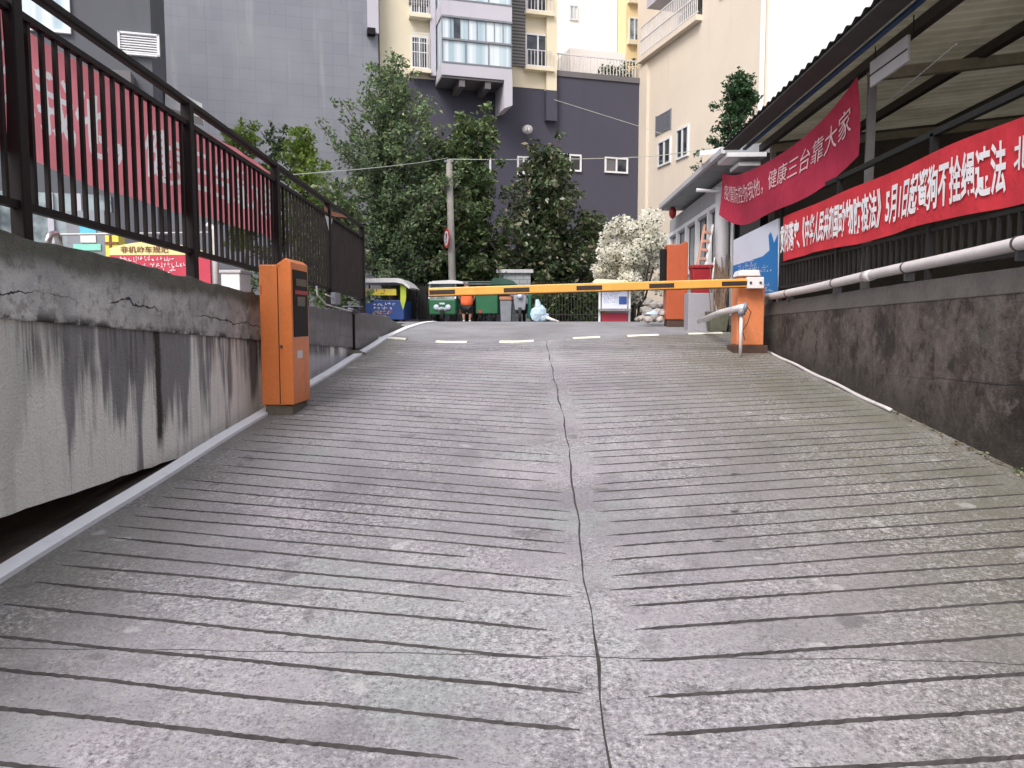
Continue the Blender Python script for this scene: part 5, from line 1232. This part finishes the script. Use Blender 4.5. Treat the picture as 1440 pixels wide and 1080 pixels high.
# person, seen from behind
def skin_body(name, pts, edges, mat, parent, sub=2):
    L = wl(parent); me = bpy.data.meshes.new(name); me.from_pydata([V(p[:3]) - L for p in pts], edges, []); me.update()
    o = bpy.data.objects.new(name, me); COL.objects.link(o); o.parent = parent; me.materials.append(mat)
    b = bmesh.new(); b.from_mesh(me); ly = b.verts.layers.skin.verify(); b.verts.ensure_lookup_table()
    for v_, p in zip(b.verts, pts):
        v_[ly].radius = (p[3], p[4] if len(p) > 4 else p[3]); v_[ly].use_root = False
    b.verts[0][ly].use_root = True; b.to_mesh(me); b.free()
    md = o.modifiers.new('skin', 'SKIN'); md.use_smooth_shade = True
    md = o.modifiers.new('sub', 'SUBSURF'); md.levels = sub; md.render_levels = sub; return o
Y = 25.2; X = xat(656.5, Y); H = zat(396, Y) - G0; s = H / 1.68
def Pp(x, y, z, r_, r2=None): return (X + x * s, Y + y * s, G0 + z * s, r_ * s, (r2 or r_) * s)
root = thing('person', 'person in orange shirt and black shorts seen from behind beyond the boom', 'person', (X, Y, G0))
pts = [Pp(0, 0, .92, .14, .11), Pp(0, 0, 1.12, .135, .10), Pp(0, 0, 1.34, .15, .10), Pp(0, .01, 1.43, .075), Pp(0, .02, 1.52, .095, .105), Pp(0, .02, 1.62, .095, .105)]
E = [(0, 1), (1, 2), (2, 3), (3, 4), (4, 5)]
for sx in (-1, 1):
    o_ = len(pts); pts += [Pp(sx * .22, 0, 1.34, .065), Pp(sx * .33, .03, 1.08, .055), Pp(sx * .27, .14, .93, .045), Pp(sx * .19, .19, .87, .03)]
    E += [(2, o_), (o_, o_ + 1), (o_ + 1, o_ + 2), (o_ + 2, o_ + 3)]
    o_ = len(pts); pts += [Pp(sx * .10, 0, .80, .10), Pp(sx * .13, .02, .46, .07), Pp(sx * .14, 0, .25, .065), Pp(sx * .12, -.01, .09, .036), Pp(sx * .13, .12, .04, .035)]
    E += [(0, o_), (o_, o_ + 1), (o_ + 1, o_ + 2), (o_ + 2, o_ + 3), (o_ + 3, o_ + 4)]
skin_body('body', pts, E, M['skin'], root)
pts = [Pp(0, 0, .58, .33, .23), Pp(0, 0, 1.02, .27, .19), Pp(0, 0, 1.34, .23, .16), Pp(0, .01, 1.42, .08)]; E = [(0, 1), (1, 2), (2, 3)]
for sx in (-1, 1):
    o_ = len(pts); pts += [Pp(sx * .23, 0, 1.34, .11), Pp(sx * .31, .02, 1.14, .10)]; E += [(2, o_), (o_, o_ + 1)]
skin_body('shirt', pts, E, M['shirt'], root)
pts = [Pp(0, 0, .72, .24, .18)]; E = []
for sx in (-1, 1):
    o_ = len(pts); pts += [Pp(sx * .12, 0, .60, .17), Pp(sx * .15, .01, .30, .15)]; E += [(0, o_), (o_, o_ + 1)]
skin_body('shorts', pts, E, M['black2'], root)
for sx in (-1, 1): skin_body('shoe', [Pp(sx * .12, -.03, .05, .05), Pp(sx * .13, .08, .045, .05), Pp(sx * .135, .16, .04, .04)], [(0, 1), (1, 2)], M['shoe'], root, 1)
mb = MB(); mb.ico((X, Y - .012 * s, G0 + 1.595 * s), .105 * s, 2, sc=(.92, 1, 1)); mb.build('hair', M['hair'], root, smooth=True)
for sx in (-1, 1): mb = MB(); mb.ico((X + sx * .09 * s, Y + .03 * s, G0 + 1.55 * s), .028 * s, 1, sc=(.5, .8, 1.2)); mb.build('ear', M['skin'], root, smooth=True)
# stone gate pillar
Y = 28.5; x0, z0, x1, z1 = rect(Y, 702, 384, 746, 450)
root = thing('gate_pillar', 'grey stone block gate pillar with pale cap before the wide magnolia', 'pillar', ((x0+x1)/2, Y + .4, G0))
k = NT('stone_courses'); bb = k.n('TexBrick'); k.l(k.comb(k.pos()[1], k.pos()[3], 0.0), bb.inputs['Vector']); bb.inputs['Scale'].default_value = 1.6; bb.inputs['Color1'].default_value = (.25, .27, .28, 1); bb.inputs['Color2'].default_value = (.32, .34, .35, 1); bb.inputs['Mortar'].default_value = (.16, .17, .17, 1)
mb = MB(); mb.box((x0, Y, G0), (x1, Y + .9, z1 - .0)); mb.build('shaft', k.out(bb.outputs[0], .8), root, bevel=.01)
mb = MB(); mb.box((x0 - .1, Y - .1, z1), (x1 + .1, Y + 1.0, z1 + .13)); mb.build('cap', M['boothg'], root, bevel=.01)
# iron fence behind
root = thing('iron_fence', 'dark iron picket fence in front of the undergrowth', 'fence', (xat(795, 27.2), 27.2, G0))
xa, xb = xat(752, 27.2), xat(842, 27.2)
for z in (.25, 1.25): mb = MB(); mb.bar((xa, 27.2, G0 + z), (xb, 27.2, G0 + z), .04); mb.build('rail', M['metalR'], root)
pk = None
for i in range(22):
    x = lerp(xa, xb, i / 21)
    if pk is None: mb = MB(); mb.bar((x, 27.2, G0), (x, 27.2, G0 + 1.4), .025); pk = mb.build('picket', M['metalR'], root); xx = x
    else: c = pk.copy(); COL.objects.link(c); c.parent = root; c.location = (x - xx, 0, 0)
root = thing('iron_gate', 'dark iron sheet gate between the food cart and the cargo tricycle', 'gate', (xat(587, 28.2), 28.2, G0))
for a, b in ((569, 586), (587, 604)):
    mb = MB(); x0, x1 = xat(a, 28.2), xat(b, 28.2); mb.box((x0, 28.2, G0 + .08), (x1, 28.24, zat(402, 28.2)))
    for i in range(5): x = lerp(x0 + .03, x1 - .03, i / 4); mb.bar((x, 28.17, G0 + .08), (x, 28.17, zat(399, 28.2)), .03)
    mb.build('leaf_panel', M['metalR'], root)
for a in (568, 605): mb = MB(); mb.bar((xat(a, 28.2), 28.2, G0), (xat(a, 28.2), 28.2, zat(398, 28.2)), .09); mb.build('gate_post', M['metalR'], root)
# street notice board with roof
Y = 23.5; x0, z0, x1, z1 = rect(Y, 846, 404, 882, 434)
root = thing('notice_stand', 'white and blue notice stand with beige canopy on red base near the blossom bush', 'notice stand', ((x0+x1)/2, Y, G0))
mb = MB(); mb.box((x0, Y, z0), (x1, Y + .06, z1)); mb.build('panel', M['boardw'], root)
mb = MB(); mb.box((xat(870, Y), Y - .012, zat(428, Y)), (xat(881, Y), Y - .002, zat(417, Y))); mb.build('picture', M['bluep'], root)
scrawl(root, M['bluep'], lambda x, y: V((lerp(x0 + .04, x1 - .02, x), Y - .004, lerp(zat(427, Y), zat(411, Y), y))), 6, 12, seed=21)
scrawl(root, M['signr'], lambda x, y: V((lerp(x0 + .1, x1 - .05, x), Y - .004, lerp(zat(411, Y), zat(405, Y), y))), 1, 6, seed=22, fill=1)
for x in (xat(843, Y), xat(885, Y)): mb = MB(); mb.bar((x, Y + .03, G0), (x, Y + .03, zat(400, Y)), .06); mb.build('post', M['frame'], root)
mb = MB(); mb.prism([at(a, b, Y - .3) for a, b in ((833, 397), (838, 392), (880, 394), (888, 399), (880, 400), (838, 398.5))], (0, .7, 0)); mb.build('canopy', M['cream'], root)
mb = MB(); mb.box((x0, Y - .04, G0 + .02), (x1, Y + .1, zat(440, Y))); mb.build('base', M['signr'], root)
mb = MB(); mb.box((xat(841, Y), Y - .3, zat(437.5, Y)), (xat(885, Y), Y - .02, zat(434.5, Y))); mb.build('ledge', M['post'], root)
